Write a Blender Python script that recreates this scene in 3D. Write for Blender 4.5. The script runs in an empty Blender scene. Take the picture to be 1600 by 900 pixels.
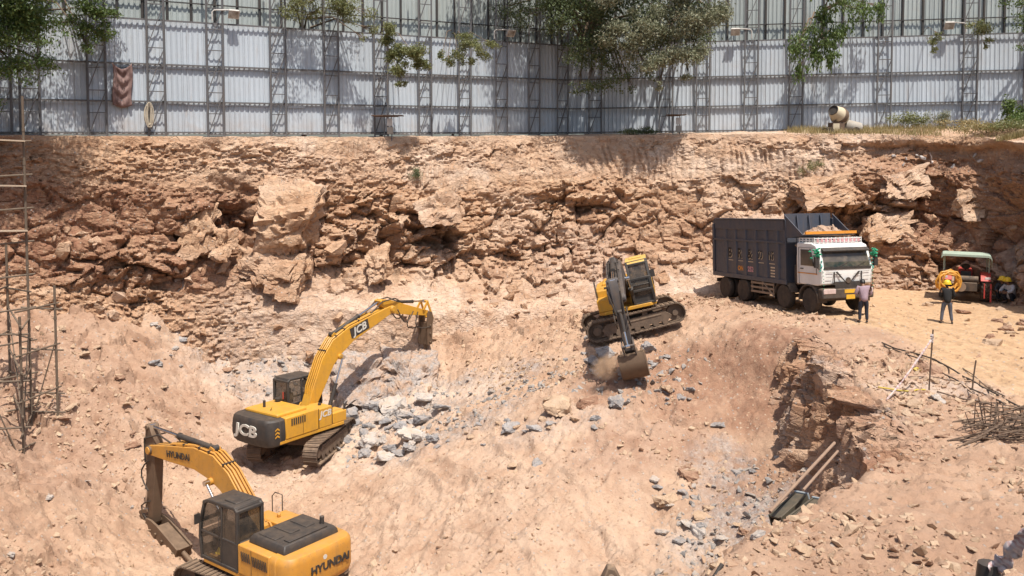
import bpy, bmesh, math, random
import numpy as np
from mathutils import Vector, Matrix
random.seed(7)
RNG = np.random.default_rng(7)
scene = bpy.context.scene
COL = scene.collection
R = math.radians
PI = math.pi

# ------------------------------------------------------------------ camera, sky, sun, exposure
CAMZ = 12.5
cam = bpy.data.objects.new('camera', bpy.data.cameras.new('camera'))
COL.objects.link(cam)
cam.location = (0, 0, CAMZ)
cam.rotation_euler = (R(87), 0, 0)
cam.data.sensor_width = 36
cam.data.lens = 30.375
cam.data.shift_y = -119.25 / 1600
cam.data.clip_start = 0.1
cam.data.clip_end = 3000
scene.camera = cam

SUN_DIR = Vector((0.17, -0.36, 0.92)).normalized()      # towards the sun
w = bpy.data.worlds.new('World')
scene.world = w
w.use_nodes = True
nt = w.node_tree
sky = nt.nodes.new('ShaderNodeTexSky')
sky.sky_type = 'NISHITA'
sky.sun_disc = False
sky.sun_elevation = math.asin(SUN_DIR.z)
sky.sun_rotation = math.atan2(SUN_DIR.x, SUN_DIR.y)
sky.dust_density = 3.0
bg = nt.nodes['Background']
bg.inputs['Strength'].default_value = 0.115
nt.links.new(sky.outputs[0], bg.inputs['Color'])
sl = bpy.data.lights.new('sun', 'SUN')
sl.energy = 4.9
sl.angle = R(0.5)
sl.color = (1.0, 0.945, 0.86)
sun = bpy.data.objects.new('sun', sl)
COL.objects.link(sun)
sun.rotation_euler = SUN_DIR.to_track_quat('Z', 'Y').to_euler()
vs = scene.view_settings
vs.view_transform = 'Standard'
vs.look = 'None'
vs.gamma = 1
vs.use_curve_mapping = False
vs.exposure = 0.28
scene.cycles.max_bounces = 6
scene.cycles.volume_bounces = 1

# ------------------------------------------------------------------ picture point -> place (reading positions off the photograph)
FPX, CY = 1350.0, 330.75
CP, SP = math.cos(R(3)), math.sin(R(3))
def W(px, py, Y):
    t = (CY - py) / FPX
    dz = Y * (t * CP - SP) / (CP + t * SP)
    return Vector(((px - 800) / FPX * (Y * CP - dz * SP), Y, CAMZ + dz))

# ------------------------------------------------------------------ object helpers
def tag(o, label=None, cat=None, group=None, kind=None):
    if label: o['label'] = label
    if cat: o['category'] = cat
    if group: o['group'] = group
    if kind: o['kind'] = kind
    return o
def thing(name, label, cat, loc=(0, 0, 0), group=None, mat=None):
    o = bpy.data.objects.new(name, None)
    COL.objects.link(o)
    if mat is not None: o.matrix_world = mat
    else: o.location = loc
    o.empty_display_size = 0.3
    return tag(o, label, cat, group)
def mesh_np(name, verts, faces, mat=None, parent=None, smooth=False, mats=None, fmat=None):
    """verts (n,3), faces (m,k) of equal size -> object"""
    me = bpy.data.meshes.new(name)
    verts = np.ascontiguousarray(verts, dtype=np.float32)
    faces = np.ascontiguousarray(faces, dtype=np.int32)
    n, k = faces.shape
    me.vertices.add(len(verts)); me.vertices.foreach_set('co', verts.ravel())
    me.loops.add(n * k); me.loops.foreach_set('vertex_index', faces.ravel())
    me.polygons.add(n)
    me.polygons.foreach_set('loop_start', np.arange(0, n * k, k, dtype=np.int32))
    me.polygons.foreach_set('use_smooth', np.full(n, smooth, dtype=bool))
    for m_ in (mats or [mat]):
        me.materials.append(m_)
    if fmat is not None: me.polygons.foreach_set('material_index', np.asarray(fmat, dtype=np.int32))
    me.update(calc_edges=True)
    me.validate()
    o = bpy.data.objects.new(name, me)
    COL.objects.link(o)
    if parent: o.parent = parent
    return o
def grid_faces(nr, nc):
    i = np.arange(nr - 1)[:, None] * nc + np.arange(nc - 1)[None, :]
    i = i.ravel()
    return np.stack([i, i + 1, i + nc + 1, i + nc], -1)
def set_zone(o, col, alpha=None):
    a = o.data.color_attributes.new('zone', 'FLOAT_COLOR', 'POINT')
    buf = np.ones((len(col), 4), np.float32); buf[:, :3] = col
    buf[:, 3] = 0 if alpha is None else alpha
    a.data.foreach_set('color', buf.ravel())

class MB:
    """collects solids and links them as ONE mesh object"""
    def __init__(s, M=None):
        s.v = []; s.f = []; s.mi = []; s.M = M or Matrix.Identity(4); s.k = 0
    def add(s, vs_, fs):
        b = len(s.v)
        s.v += [s.M @ Vector(v) for v in vs_]
        s.f += [[b + i for i in f] for f in fs]
        s.mi += [s.k] * len(fs)
        return s
    def box(s, a, b):
        x0, y0, z0 = a; x1, y1, z1 = b
        return s.add([(x0,y0,z0),(x1,y0,z0),(x1,y1,z0),(x0,y1,z0),(x0,y0,z1),(x1,y0,z1),(x1,y1,z1),(x0,y1,z1)],
                     [(3,2,1,0),(4,5,6,7),(0,1,5,4),(1,2,6,5),(2,3,7,6),(3,0,4,7)])
    def bar(s, p0, p1, w, h=None, up=(0, 0, 1)):
        p0 = Vector(p0); p1 = Vector(p1); h = h or w
        d = (p1 - p0).normalized()
        u = Vector(up)
        if abs(d.dot(u)) > .98: u = Vector((1, 0, 0))
        a = d.cross(u).normalized(); b = a.cross(d).normalized()
        vs_ = []
        for p in (p0, p1):
            for i, j in ((-1,-1),(1,-1),(1,1),(-1,1)):
                vs_.append(p + a * (i * w / 2) + b * (j * h / 2))
        return s.add(vs_, [(3,2,1,0),(4,5,6,7),(0,1,5,4),(1,2,6,5),(2,3,7,6),(3,0,4,7)])
    def tube(s, pts, r, n=8, caps=True):
        pts = [Vector(p) for p in pts]
        rs = r if isinstance(r, (list, tuple)) else [r] * len(pts)
        vs_ = []; fs = []
        pa = None
        for i, p in enumerate(pts):
            d = (pts[min(i+1, len(pts)-1)] - pts[max(i-1, 0)])
            if d.length < 1e-6: d = Vector((0,0,1))
            d.normalize()
            if pa is None:
                u = Vector((0,0,1)) if abs(d.z) < .9 else Vector((1,0,0))
                pa = d.cross(u).normalized()
            else:
                pa = (pa - d * pa.dot(d))
                if pa.length < 1e-5: pa = d.cross(Vector((0.3,0.5,.8)))
                pa.normalize()
            pb = d.cross(pa)
            for k in range(n):
                t = 2 * PI * k / n
                vs_.append(p + (pa * math.cos(t) + pb * math.sin(t)) * rs[i])
        for i in range(len(pts) - 1):
            for k in range(n):
                a = i*n+k; b = i*n+(k+1) % n
                fs.append((a, b, b+n, a+n))
        if caps:
            fs.append(tuple(range(n-1, -1, -1))); m = (len(pts)-1)*n
            fs.append(tuple(range(m, m+n)))
        return s.add(vs_, fs)
    def cyl(s, p0, p1, r, r2=None, n=14):
        return s.tube([p0, p1], [r, r if r2 is None else r2], n)
    def prism(s, poly, y0, y1):
        """polygon in (x,z) swept along y"""
        n = len(poly)
        ar = sum(poly[i][0]*poly[(i+1) % n][1]-poly[(i+1) % n][0]*poly[i][1] for i in range(n))
        if ar < 0: poly = poly[::-1]
        vs_ = [(x, y0, z) for x, z in poly] + [(x, y1, z) for x, z in poly]
        fs = [tuple(range(n)), tuple(range(2*n-1, n-1, -1))]
        for i in range(n):
            j = (i+1) % n
            fs.append((i, i+n, j+n, j))
        return s.add(vs_, fs)
    def loft(s, rings):
        """list of equal-length closed rings of points, capped"""
        n = len(rings[0]); vs_ = [p for r_ in rings for p in r_]; fs = []
        for i in range(len(rings)-1):
            for k in range(n):
                a = i*n+k; b = i*n+(k+1) % n
                fs.append((a, b, b+n, a+n))
        fs.append(tuple(range(n-1, -1, -1))); m = (len(rings)-1)*n
        fs.append(tuple(range(m, m+n)))
        return s.add(vs_, fs)
    def lathe(s, prof, p0, axis, n=24):
        """prof [(r,h)] turned about axis through p0"""
        p0 = Vector(p0); d = Vector(axis).normalized()
        u = Vector((0,0,1)) if abs(d.z) < .9 else Vector((1,0,0))
        a = d.cross(u).normalized(); b = d.cross(a)
        vs_ = []; fs = []
        for r_, h in prof:
            for k in range(n):
                t = 2*PI*k/n
                vs_.append(p0 + d*h + (a*math.cos(t)+b*math.sin(t))*max(r_, 1e-4))
        for i in range(len(prof)-1):
            for k in range(n):
                q = i*n+k; q2 = i*n+(k+1) % n
                fs.append((q, q2, q2+n, q+n))
        fs.append(tuple(range(n-1, -1, -1))); m = (len(prof)-1)*n
        fs.append(tuple(range(m, m+n)))
        return s.add(vs_, fs)
    def build(s, name, mats, parent=None, bevel=0, smooth=35):
        me = bpy.data.meshes.new(name)
        me.from_pydata([tuple(v) for v in s.v], [], s.f)
        for m in (mats if isinstance(mats, (list, tuple)) else [mats]): me.materials.append(m)
        if max(s.mi, default=0) > 0: me.polygons.foreach_set('material_index', s.mi)
        bm = bmesh.new(); bm.from_mesh(me)
        bmesh.ops.recalc_face_normals(bm, faces=bm.faces)
        bm.to_mesh(me); bm.free()
        if smooth:
            me.polygons.foreach_set('use_smooth', [True]*len(me.polygons))
            me.set_sharp_from_angle(angle=R(smooth))
        me.update()
        o = bpy.data.objects.new(name, me)
        COL.objects.link(o)
        if parent: o.parent = parent
        if bevel:
            b = o.modifiers.new('edge', 'BEVEL'); b.width = bevel; b.segments = 2
            b.limit_method = 'ANGLE'; b.angle_limit = R(40); b.harden_normals = False
        return o
def lettering(name, text, size, M, mat, parent, bold=0.0, extrude=0.004, align='CENTER', sx=1.0, shear=0.0):
    cu = bpy.data.curves.new(name, 'FONT')
    cu.body = text; cu.size = size; cu.extrude = extrude; cu.offset = bold
    cu.align_x = align; cu.align_y = 'CENTER'; cu.resolution_u = 3; cu.shear = shear
    tmp = bpy.data.objects.new('tmp', cu); COL.objects.link(tmp)
    dg = bpy.context.evaluated_depsgraph_get()
    me = bpy.data.meshes.new_from_object(tmp.evaluated_get(dg))
    bpy.data.objects.remove(tmp); bpy.data.curves.remove(cu)
    me.transform(M @ Matrix.Diagonal((sx, 1, 1, 1)))
    me.materials.clear(); me.materials.append(mat); me.name = name
    o = bpy.data.objects.new(name, me); COL.objects.link(o)
    if parent: o.parent = parent
    return o
def frame(o, x, y):
    """matrix whose local x,y run along x,y at o"""
    x = Vector(x).normalized(); y = Vector(y); y = (y - x*y.dot(x)).normalized(); z = x.cross(y)
    M = Matrix((x, y, z)).transposed().to_4x4(); M.translation = Vector(o)
    return M
def copy_tree(o, parent=None):
    c = o.copy(); COL.objects.link(c)
    if parent: c.parent = parent
    for ch in [q for q in bpy.data.objects if q.parent == o]: copy_tree(ch, c)
    return c

# ------------------------------------------------------------------ noise (numpy)
def _h(ix, iy, iz, s):
    with np.errstate(over='ignore'):
        h = (ix.astype(np.int64)*374761393 + iy.astype(np.int64)*668265263 + iz.astype(np.int64)*2147483647*3 + s*974634777) & 0xffffffff
        h = ((h ^ (h >> 13)) * 1274126177) & 0xffffffff
        h = ((h ^ (h >> 16)) * 2246822519) & 0xffffffff
        h = (h ^ (h >> 13)) & 0xffffff
    return h.astype(np.float64) / 0xffffff
def vnoise(p, s=0):
    i = np.floor(p).astype(np.int64); f = p - i; u = f*f*f*(f*(f*6-15)+10)
    r = 0
    for dx in (0, 1):
        for dy in (0, 1):
            for dz in (0, 1):
                wgt = (u[:,0] if dx else 1-u[:,0])*(u[:,1] if dy else 1-u[:,1])*(u[:,2] if dz else 1-u[:,2])
                r = r + wgt*_h(i[:,0]+dx, i[:,1]+dy, i[:,2]+dz, s)
    return r*2-1
def fbm(p, o=4, s=0, g=.5):
    r = 0; a = 1.0; n = 0
    for k in range(o):
        r = r + a*vnoise(p*(2.03**k)+17.3*k, s+k); n += a; a *= g
    return r/n
def facet(p, s=0, tilt=1.0):
    """broken-rock relief: every Voronoi cell is a plane with its own height and slant"""
    i = np.floor(p).astype(np.int64)
    best = np.full(len(p), 1e9); out = np.zeros(len(p)); sec = np.full(len(p), 1e9)
    for dx in (-1, 0, 1):
        for dy in (-1, 0, 1):
            for dz in (-1, 0, 1):
                a, b, c = i[:,0]+dx, i[:,1]+dy, i[:,2]+dz
                v = np.stack([p[:,0]-a-_h(a,b,c,s+1), p[:,1]-b-_h(a,b,c,s+2), p[:,2]-c-_h(a,b,c,s+3)], -1)
                d = (v*v).sum(-1)
                h = _h(a,b,c,s+4)-.5 + tilt*((_h(a,b,c,s+5)-.5)*v[:,0]+(_h(a,b,c,s+6)-.5)*v[:,1]+(_h(a,b,c,s+7)-.5)*v[:,2])
                m = d < best
                sec = np.where(m, best, np.minimum(sec, d))
                out = np.where(m, h, out); best = np.where(m, d, best)
    crack = np.clip((np.sqrt(sec)-np.sqrt(best))/.14, 0, 1)
    return out, crack
def sstep(a, b, x):
    t = np.clip((x-a)/(b-a), 0, 1); return t*t*(3-2*t)

# ------------------------------------------------------------------ materials
class NT:
    def __init__(s, name):
        s.m = bpy.data.materials.new(name); s.m.use_nodes = True
        s.t = s.m.node_tree; s.b = s.t.nodes['Principled BSDF']; s.out = s.t.nodes['Material Output']
        s.tc = s.t.nodes.new('ShaderNodeTexCoord')
    def n(s, typ, **kw):
        q = s.t.nodes.new(typ)
        for k, v in kw.items(): setattr(q, k, v)
        return q
    def l(s, a, b): s.t.links.new(a, b)
    def noise(s, scale, detail=4, rough=.55, vec=None, out='Fac', stretch=None):
        q = s.n('ShaderNodeTexNoise'); q.inputs['Scale'].default_value = scale
        q.inputs['Detail'].default_value = detail; q.inputs['Roughness'].default_value = rough
        v = vec or s.tc.outputs['Object']
        if stretch:
            mp = s.n('ShaderNodeMapping'); mp.inputs['Scale'].default_value = stretch; s.l(v, mp.inputs[0]); v = mp.outputs[0]
        s.l(v, q.inputs['Vector']); return q.outputs[out]
    def ramp(s, fac, stops):
        q = s.n('ShaderNodeValToRGB'); e = q.color_ramp.elements
        while len(e) > 1: e.remove(e[-1])
        e[0].position, c = stops[0]; e[0].color = c if len(c) == 4 else (*c, 1)
        for p_, c in stops[1:]:
            x = e.new(p_); x.color = c if len(c) == 4 else (*c, 1)
        s.l(fac, q.inputs[0]); return q.outputs[0]
    def rampf(s, fac, a, b):
        q = s.n('ShaderNodeMapRange'); q.inputs[1].default_value = a; q.inputs[2].default_value = b
        s.l(fac, q.inputs[0]); return q.outputs[0]
    def mix(s, fac, a, b, typ='MIX'):
        q = s.n('ShaderNodeMix', data_type='RGBA', blend_type=typ)
        for inp, v in ((q.inputs[0], fac), (q.inputs[6], a), (q.inputs[7], b)):
            if isinstance(v, (int, float)): inp.default_value = v
            elif isinstance(v, tuple): inp.default_value = v if len(v) == 4 else (*v, 1)
            else: s.l(v, inp)
        return q.outputs[2]
    def math(s, op, a, b=0.0):
        q = s.n('ShaderNodeMath', operation=op)
        for inp, v in ((q.inputs[0], a), (q.inputs[1], b)):
            if isinstance(v, (int, float)): inp.default_value = v
            else: s.l(v, inp)
        return q.outputs[0]
    def bump(s, h, strength, dist, prev=None):
        q = s.n('ShaderNodeBump'); q.inputs['Strength'].default_value = strength; q.inputs['Distance'].default_value = dist
        s.l(h, q.inputs['Height'])
        if prev: s.l(prev, q.inputs['Normal'])
        return q.outputs[0]
    def done(s, col=None, rough=None, metal=None, normal=None):
        for nm_, v in (('Base Color', col), ('Roughness', rough), ('Metallic', metal), ('Normal', normal)):
            if v is None: continue
            if isinstance(v, (int, float)): s.b.inputs[nm_].default_value = v
            elif isinstance(v, tuple): s.b.inputs[nm_].default_value = (*v, 1)
            else: s.l(v, s.b.inputs[nm_])
        return s.m
DUST = (.40, .27, .17)
def paint(name, col, rough=.5, dust=.35, metal=0.0, chip=0.0, grime=.5, scale=1.0):
    """painted or bare metal with dust lying on upward faces, streaky grime and worn patches"""
    a = NT(name)
    c = a.mix(a.math('MULTIPLY', a.rampf(a.noise(2.1*scale, 6, .65), .38, .72), grime), col, tuple(x*.5+.5*y*.35 for x, y in zip(col, DUST)))
    st = a.noise(3.0*scale, 5, .6, stretch=(1.6, 1.6, .22))
    c = a.mix(a.math('MULTIPLY', a.rampf(st, .5, .75), grime*.55), c, (.16, .105, .065))
    if chip:
        c = a.mix(a.math('MULTIPLY', a.rampf(a.noise(9*scale, 8, .7), .58, .66), chip), c, (.06, .045, .035))
    g = a.n('ShaderNodeNewGeometry'); sx = a.n('ShaderNodeSeparateXYZ'); a.l(g.outputs['Normal'], sx.inputs[0])
    up = a.rampf(sx.outputs[2], -.1, 1.0)
    f = a.math('MULTIPLY', a.math('MULTIPLY', a.math('ADD', a.math('MULTIPLY', up, .8), .22), a.rampf(a.noise(4.5*scale, 7, .65), .28, .72)), dust)
    c = a.mix(f, c, DUST)
    r = a.math('ADD', a.math('MULTIPLY', a.rampf(a.noise(6*scale, 4), .3, .7), .2), rough)
    nb = a.bump(a.noise(60*scale, 3), .08, .01)
    return a.done(c, r, metal, nb)
def glass(name, tint=(.02, .025, .025), alpha=.75):
    a = NT(name)
    c = a.mix(a.rampf(a.noise(3, 5), .35, .75), tint, (.16, .12, .085))
    a.b.inputs['Alpha'].default_value = alpha
    return a.done(c, .12)
# ------------------------------------------------------------------ ground materials
def soil_mat(name, wall=False):
    a = NT(name)
    ob = a.tc.outputs['Object']
    z = a.n('ShaderNodeAttribute', attribute_name='zone')
    sp = a.n('ShaderNodeSeparateColor'); a.l(z.outputs['Color'], sp.inputs[0])
    red, grey, pale = sp.outputs[0], sp.outputs[1], sp.outputs[2]
    n1 = a.noise(.55, 8, .62); n2 = a.noise(3.2, 8, .68); n3 = a.noise(17, 6, .65)
    base = a.ramp(n1, [(.28, (.34, .203, .128)), (.5, (.455, .293, .195)), (.72, (.54, .37, .255))])
    if wall:
        lay = a.noise(1.3, 7, .66, stretch=(.5, .5, 2.2))
        base = a.ramp(lay, [(.25, (.24, .122, .066)), (.42, (.39, .225, .13)), (.56, (.50, .32, .20)), (.74, (.63, .445, .30))])
    c = a.mix(a.math('MULTIPLY', a.rampf(n2, .45, .75), .5), base, (.55, .385, .26))
    c = a.mix(a.math('MULTIPLY', a.rampf(n3, .52, .78), .42), c, (.27, .155, .09))
    rf = a.math('MULTIPLY', red, a.rampf(n2, .2, .6))
    c = a.mix(rf, c, a.ramp(n3, [(.3, (.17, .075, .042)), (.7, (.30, .145, .085))]))
    gf = a.math('MULTIPLY', grey, a.rampf(a.noise(2.4, 9, .72), .36, .6))
    c = a.mix(gf, c, a.ramp(a.noise(9, 8, .7), [(.3, (.10, .095, .095)), (.5, (.30, .28, .27)), (.66, (.52, .48, .45))]))
    pf = a.math('MULTIPLY', pale, a.rampf(a.noise(1.1, 8, .65), .3, .62))
    c = a.mix(pf, c, (.59, .445, .34))
    c = a.mix(z.outputs['Alpha'], c, a.ramp(n2, [(.3, (.43, .255, .135)), (.55, (.54, .35, .195)), (.75, (.62, .43, .26))]))
    # scattered grit: small stones with their own tone
    vo = a.n('ShaderNodeTexVoronoi', feature='F1'); vo.inputs['Scale'].default_value = 9.0; a.l(ob, vo.inputs['Vector'])
    vo.inputs['Randomness'].default_value = 1
    sc = a.n('ShaderNodeSeparateColor'); a.l(vo.outputs['Color'], sc.inputs[0])
    keep = a.math('MULTIPLY', a.rampf(sc.outputs[0], .74, .76), a.rampf(vo.outputs['Distance'], .42, .3))
    tone = a.ramp(sc.outputs[1], [(0, (.22, .12, .07)), (.35, (.40, .26, .16)), (.6, (.55, .41, .29)), (.8, (.34, .31, .29)), (1, (.52, .42, .33))])
    c = a.mix(a.math('MULTIPLY', keep, .75), c, tone)
    n_ = a.bump(a.noise(1.6, 10, .7), .55 if not wall else .35, .35)
    n_ = a.bump(a.noise(11, 8, .72), .6 if not wall else .55, .06, n_)
    n_ = a.bump(keep, .5, .05, n_)
    n_ = a.bump(a.noise(38, 5, .75), .5, .02, n_)
    if not wall:
        pa = a.n('ShaderNodeAttribute', attribute_name='print'); ps = a.n('ShaderNodeSeparateColor'); a.l(pa.outputs['Color'], ps.inputs[0])
        wv = a.math('SINE', a.math('MULTIPLY', ps.outputs[0], 2*PI/.19*40)); pk = a.math('MULTIPLY', a.math('MULTIPLY', a.rampf(wv, -.2, .6), ps.outputs[1]), a.rampf(a.noise(1.1,5), .38, .6))
        n_ = a.bump(pk, .5, .05, n_)
    if wall:
        v2 = a.n('ShaderNodeTexVoronoi', feature='DISTANCE_TO_EDGE'); v2.inputs['Scale'].default_value = 2.6
        mp = a.n('ShaderNodeMapping'); mp.inputs['Scale'].default_value = (.8, .8, 1.7); a.l(ob, mp.inputs[0])
        dn = a.n('ShaderNodeVectorMath', operation='ADD')
        nn = a.noise(1.5, 5, .6, out='Color'); a.l(mp.outputs[0], dn.inputs[0]); a.l(nn, dn.inputs[1]); a.l(dn.outputs[0], v2.inputs['Vector'])
        n_ = a.bump(a.rampf(v2.outputs['Distance'], 0, .12), .5, .12, n_)
    return a.done(c, .95, 0.0, n_)
M_SOIL = soil_mat('soil')
M_ROCKFACE = soil_mat('soil_rock_face', True)

# ------------------------------------------------------------------ ground: pit bottom, ramp, road and terrace as one height field
def tps_fit(P, lam=.02):
    P = np.array(P, float); n = len(P)
    d = np.hypot(P[:,None,0]-P[None,:,0], P[:,None,1]-P[None,:,1])
    K = np.where(d > 0, d*d*np.log(d+1e-9), 0) + lam*np.eye(n)*d.mean()**2
    A = np.zeros((n+3, n+3)); A[:n,:n] = K; A[:n,n] = 1; A[:n,n+1:] = P[:,:2]; A[n:,:n] = A[:n,n:].T
    return P, np.linalg.solve(A, np.concatenate([P[:,2], np.zeros(3)]))
def tps(fit, x, y):
    P, wt = fit; n = len(P); r = np.full(x.shape, wt[n]) + wt[n+1]*x + wt[n+2]*y
    for k in range(n):
        d2 = (x-P[k,0])**2+(y-P[k,1])**2
        r = r + wt[k]*.5*d2*np.log(d2+1e-9)
    return r
pit_px = [(250,500,39.5),(120,480,38),(0,480,36.5),(0,560,33.5),(120,580,34),(250,600,36),(0,650,30),(120,680,31),(0,760,26.5),(120,780,27.5),
 (0,890,22.5),(150,890,25.3),(300,745,32.2),(430,735,34.3),(530,700,36.2),(600,722,34),(500,800,30),(330,660,36.5),
 (640,655,37.3),(560,650,38.2),(640,575,41),(560,565,41.6),(663,560,42.2),(700,562,41.6),(680,520,43.2),(450,560,41),(350,560,41),(300,520,41),(350,490,42.3),(760,620,35.5),(760,560,40.2),
 (700,475,45),(850,475,46),(1000,455,46),(550,475,43.5),(400,485,41.8),(1100,450,45.5),(830,520,41),
 (940,605,32.6),(1000,603,32),(990,645,30.6),(890,640,31.5),(1050,620,32),(900,720,29),(900,800,26.7),(900,890,24.5),(1100,800,26),(1100,720,28.3),
 (1150,640,30.8),(1170,760,26.8),(1100,890,23.6),(1160,565,33.3),(1100,560,34.2),(700,880,25),(700,800,27.8),(700,700,32),(560,900,26),(800,640,33)]
pit_pts = [tuple(W(*q)) for q in pit_px]
pit_pts += [(-8.7,35.8,.62),(-8.0,37.6,.65),(-9.3,33.8,.62),(-7.6,25.7,-.25),(-10.5,27.8,-.62),(-12.6,29.3,-.3),(-9,24,-.4),(-5.5,24.5,-.25),
 (3.2,37.9,4.97),(7.6,38.1,5.72),(5.4,36.5,5.22),(5.4,39.6,5.45),(8.6,25.5,2.7),(9.6,29.5,4.1),(7,18.5,2.4),(4,17,1.9),(3,13,1.2),(-4,15,.6),(-12,16,.6),(9,14,2),
 (10.1,33,5.6),(9.3,38,6.1),(9,42,6.1)]
PIT = tps_fit(pit_pts)
road_pts = [tuple(W(*q)) for q in [(1130,480,38.5),(1250,448,44.3),(1400,452,43.4),(1560,475,40),(1600,540,30),(1500,466,41.5)]]
road_pts += [(13.49,35.9,6.40),(12.9,37.8,6.33),(11.6,42,6.08),(14.3,33.8,6.42),(17.6,34.8,6.14),(21.5,41.3,6.13),(9.9,29.8,6.25),(8.8,25,6.2),(8.4,21,6.2),(8.4,19.6,6.15),(6,16.2,6.1),
 (3.2,13.5,6.1),(1.5,6,6.1),(12,24.3,6.14),(11.2,19.3,6.12),(17,19,6.3),(22,30,6.5),(24,36,6.6),(30,38,7),(30,20,6.6),(14,12,6.3),(10,30,6.25),(9.4,37,6.2),(9.3,41,6.1),(16,28,6.2),(8,10,6.2),(20,10,6.4)]
ROAD = tps_fit(road_pts)
EDGE = [(8.6,48),(8.9,42),(9.4,37.5),(10.4,33),(10.5,29.8),(9.7,25.5),(9.25,22.4),(8.85,19.7),(5.9,15.8),(4.4,14.8),(3.2,13.3),(2.4,11),(1.5,4)]
def edge_sd(x, y):
    d = np.full(x.shape, 1e9); poly = EDGE + [(60,4),(60,48)]
    for (x0,y0),(x1,y1) in zip(EDGE[:-1], EDGE[1:]):
        dx, dy = x1-x0, y1-y0
        t = np.clip(((x-x0)*dx+(y-y0)*dy)/(dx*dx+dy*dy), 0, 1)
        d = np.minimum(d, np.hypot(x-x0-t*dx, y-y0-t*dy))
    ins = np.zeros(x.shape, bool)
    for (x0,y0),(x1,y1) in zip(poly, poly[1:]+poly[:1]):
        c = ((y0 > y) != (y1 > y))
        with np.errstate(divide='ignore', invalid='ignore'):
            ins ^= c & (x < (x1-x0)*(y-y0)/(y1-y0+1e-12)+x0)
    return np.where(ins, d, -d)
def ground_smooth(x, y):
    sd = edge_sd(x, y)
    q = np.stack([x*.45, y*.45, x*0], -1).reshape(-1, 3)
    sdw = sd + (fbm(q, 4, 40)*.45).reshape(x.shape)*sstep(34, 28, y)
    wd = np.interp(y, [16, 18.5, 20, 29.5, 33.5, 38], [2.4, 2.4, .7, .7, 3.2, 3.5])
    ins_ = .55*sstep(18.5,20.5,y)*sstep(33,30.5,y)
    t = sstep(-wd+ins_, ins_, sdw)
    return tps(PIT, x, y)*(1-t) + tps(ROAD, x, y)*t, t, sd
def smooth0(a_):
    return np.convolve(np.pad(a_,10,mode='edge'),np.ones(21)/21,'valid')
DX = .072
GX = np.arange(-27, 31, DX); GY = np.arange(4.0, 49.5, DX)
gx, gy = np.meshgrid(GX, GY)
gz, gt, gsd = ground_smooth(gx, gy)
P3 = np.stack([gx, gy, gz], -1).reshape(-1, 3)
ROADX = ([20,24,28,34,36,44],[13.9,13.3,13.5,13.0,11.6,9.8])
roadmask = (sstep(-.3, 1.0, gx-np.interp(gy, *ROADX)+.7*vnoise(P3*np.array([.5,.5,0]),77).reshape(gx.shape))*gt*sstep(21.5,24,gy)).ravel()   # driven sand
back = sstep(36.5, 42, gy).ravel()*(1-gt.ravel())*(1-sstep(1.5,4,gx.ravel())*sstep(42,38,gy.ravel()))
left = sstep(-11, -16, gx).ravel()*(1-gt.ravel())
flat = ((1-sstep(2.5, 7, np.hypot((gx+1.5)/1.5, gy-28)))).ravel()*(1-gt.ravel())
amp = .5 + .5*vnoise(P3*np.array([.22,.22,0])+3, 9)
big = fbm(P3*np.array([.3,.3,.0]), 4, 3)*.28
rough1, cr1 = facet(P3*np.array([1.1,1.1,1.1]), 11, 1.2)
rough2, cr2 = facet(P3*np.array([3.1,3.1,3.1]), 21, 1.2)
rough3, _ = facet(P3*np.array([6.5,6.5,6.5]), 31, 1.0)
k1 = (.10+.14*amp+.20*back+.20*left)*(1-.85*roadmask)*(1-.6*flat)
terr = gt.ravel()*(1-roadmask)
k1 = k1*(1-.45*terr)
disp = big*(1-.8*roadmask)*(1-.5*terr) + rough1*k1 + rough2*k1*.42 + rough3*(.05+.045*amp)*(1-.8*roadmask) + fbm(P3*4, 3, 60)*.03
# wheel ruts along the road
rut = np.sin((gx*.55+gy*.75).ravel()*2.2+fbm(P3*np.array([.3,.3,0]), 3, 71)*5)
disp += roadmask*sstep(.2,1,rut)*-.05*sstep(40,30,gy.ravel())
P8 = P3*np.array([.75,.75,0])
disp += (np.abs(vnoise(P8+5,61))-.25)*-.22*(1-roadmask)*(1-.5*terr) + (np.abs(vnoise(P8*2.3,62))-.25)*-.09*(1-.7*roadmask)
for (pl) in ([(-4,23),(-1,27),(2,29),(4.5,31.5)],[(-6,22),(-3,29),(-5.5,33),(-6.5,35)],[(2,22),(1,27),(-2,32)]):
    pa_ = np.array(pl,float); tq = np.linspace(0,len(pl)-1,60); cx_ = np.interp(tq,np.arange(len(pl)),pa_[:,0]); cy_ = np.interp(tq,np.arange(len(pl)),pa_[:,1])
    dm_ = np.full(P3.shape[0],9.)
    for a0,b0 in zip(cx_,cy_): dm_ = np.minimum(dm_,np.hypot(P3[:,0]-a0,P3[:,1]-b0))
    ln_ = np.abs(dm_-1.15+.12*vnoise(P3*1.3,64)); disp += -.075*sstep(.36,.26,ln_)*(.4+.6*np.clip(vnoise(P3*.6,65)+.6,0,1)) + .05*sstep(.12,.0,np.abs(ln_-.42))
PU = np.zeros(len(P3)); PM = np.zeros(len(P3))
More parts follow.
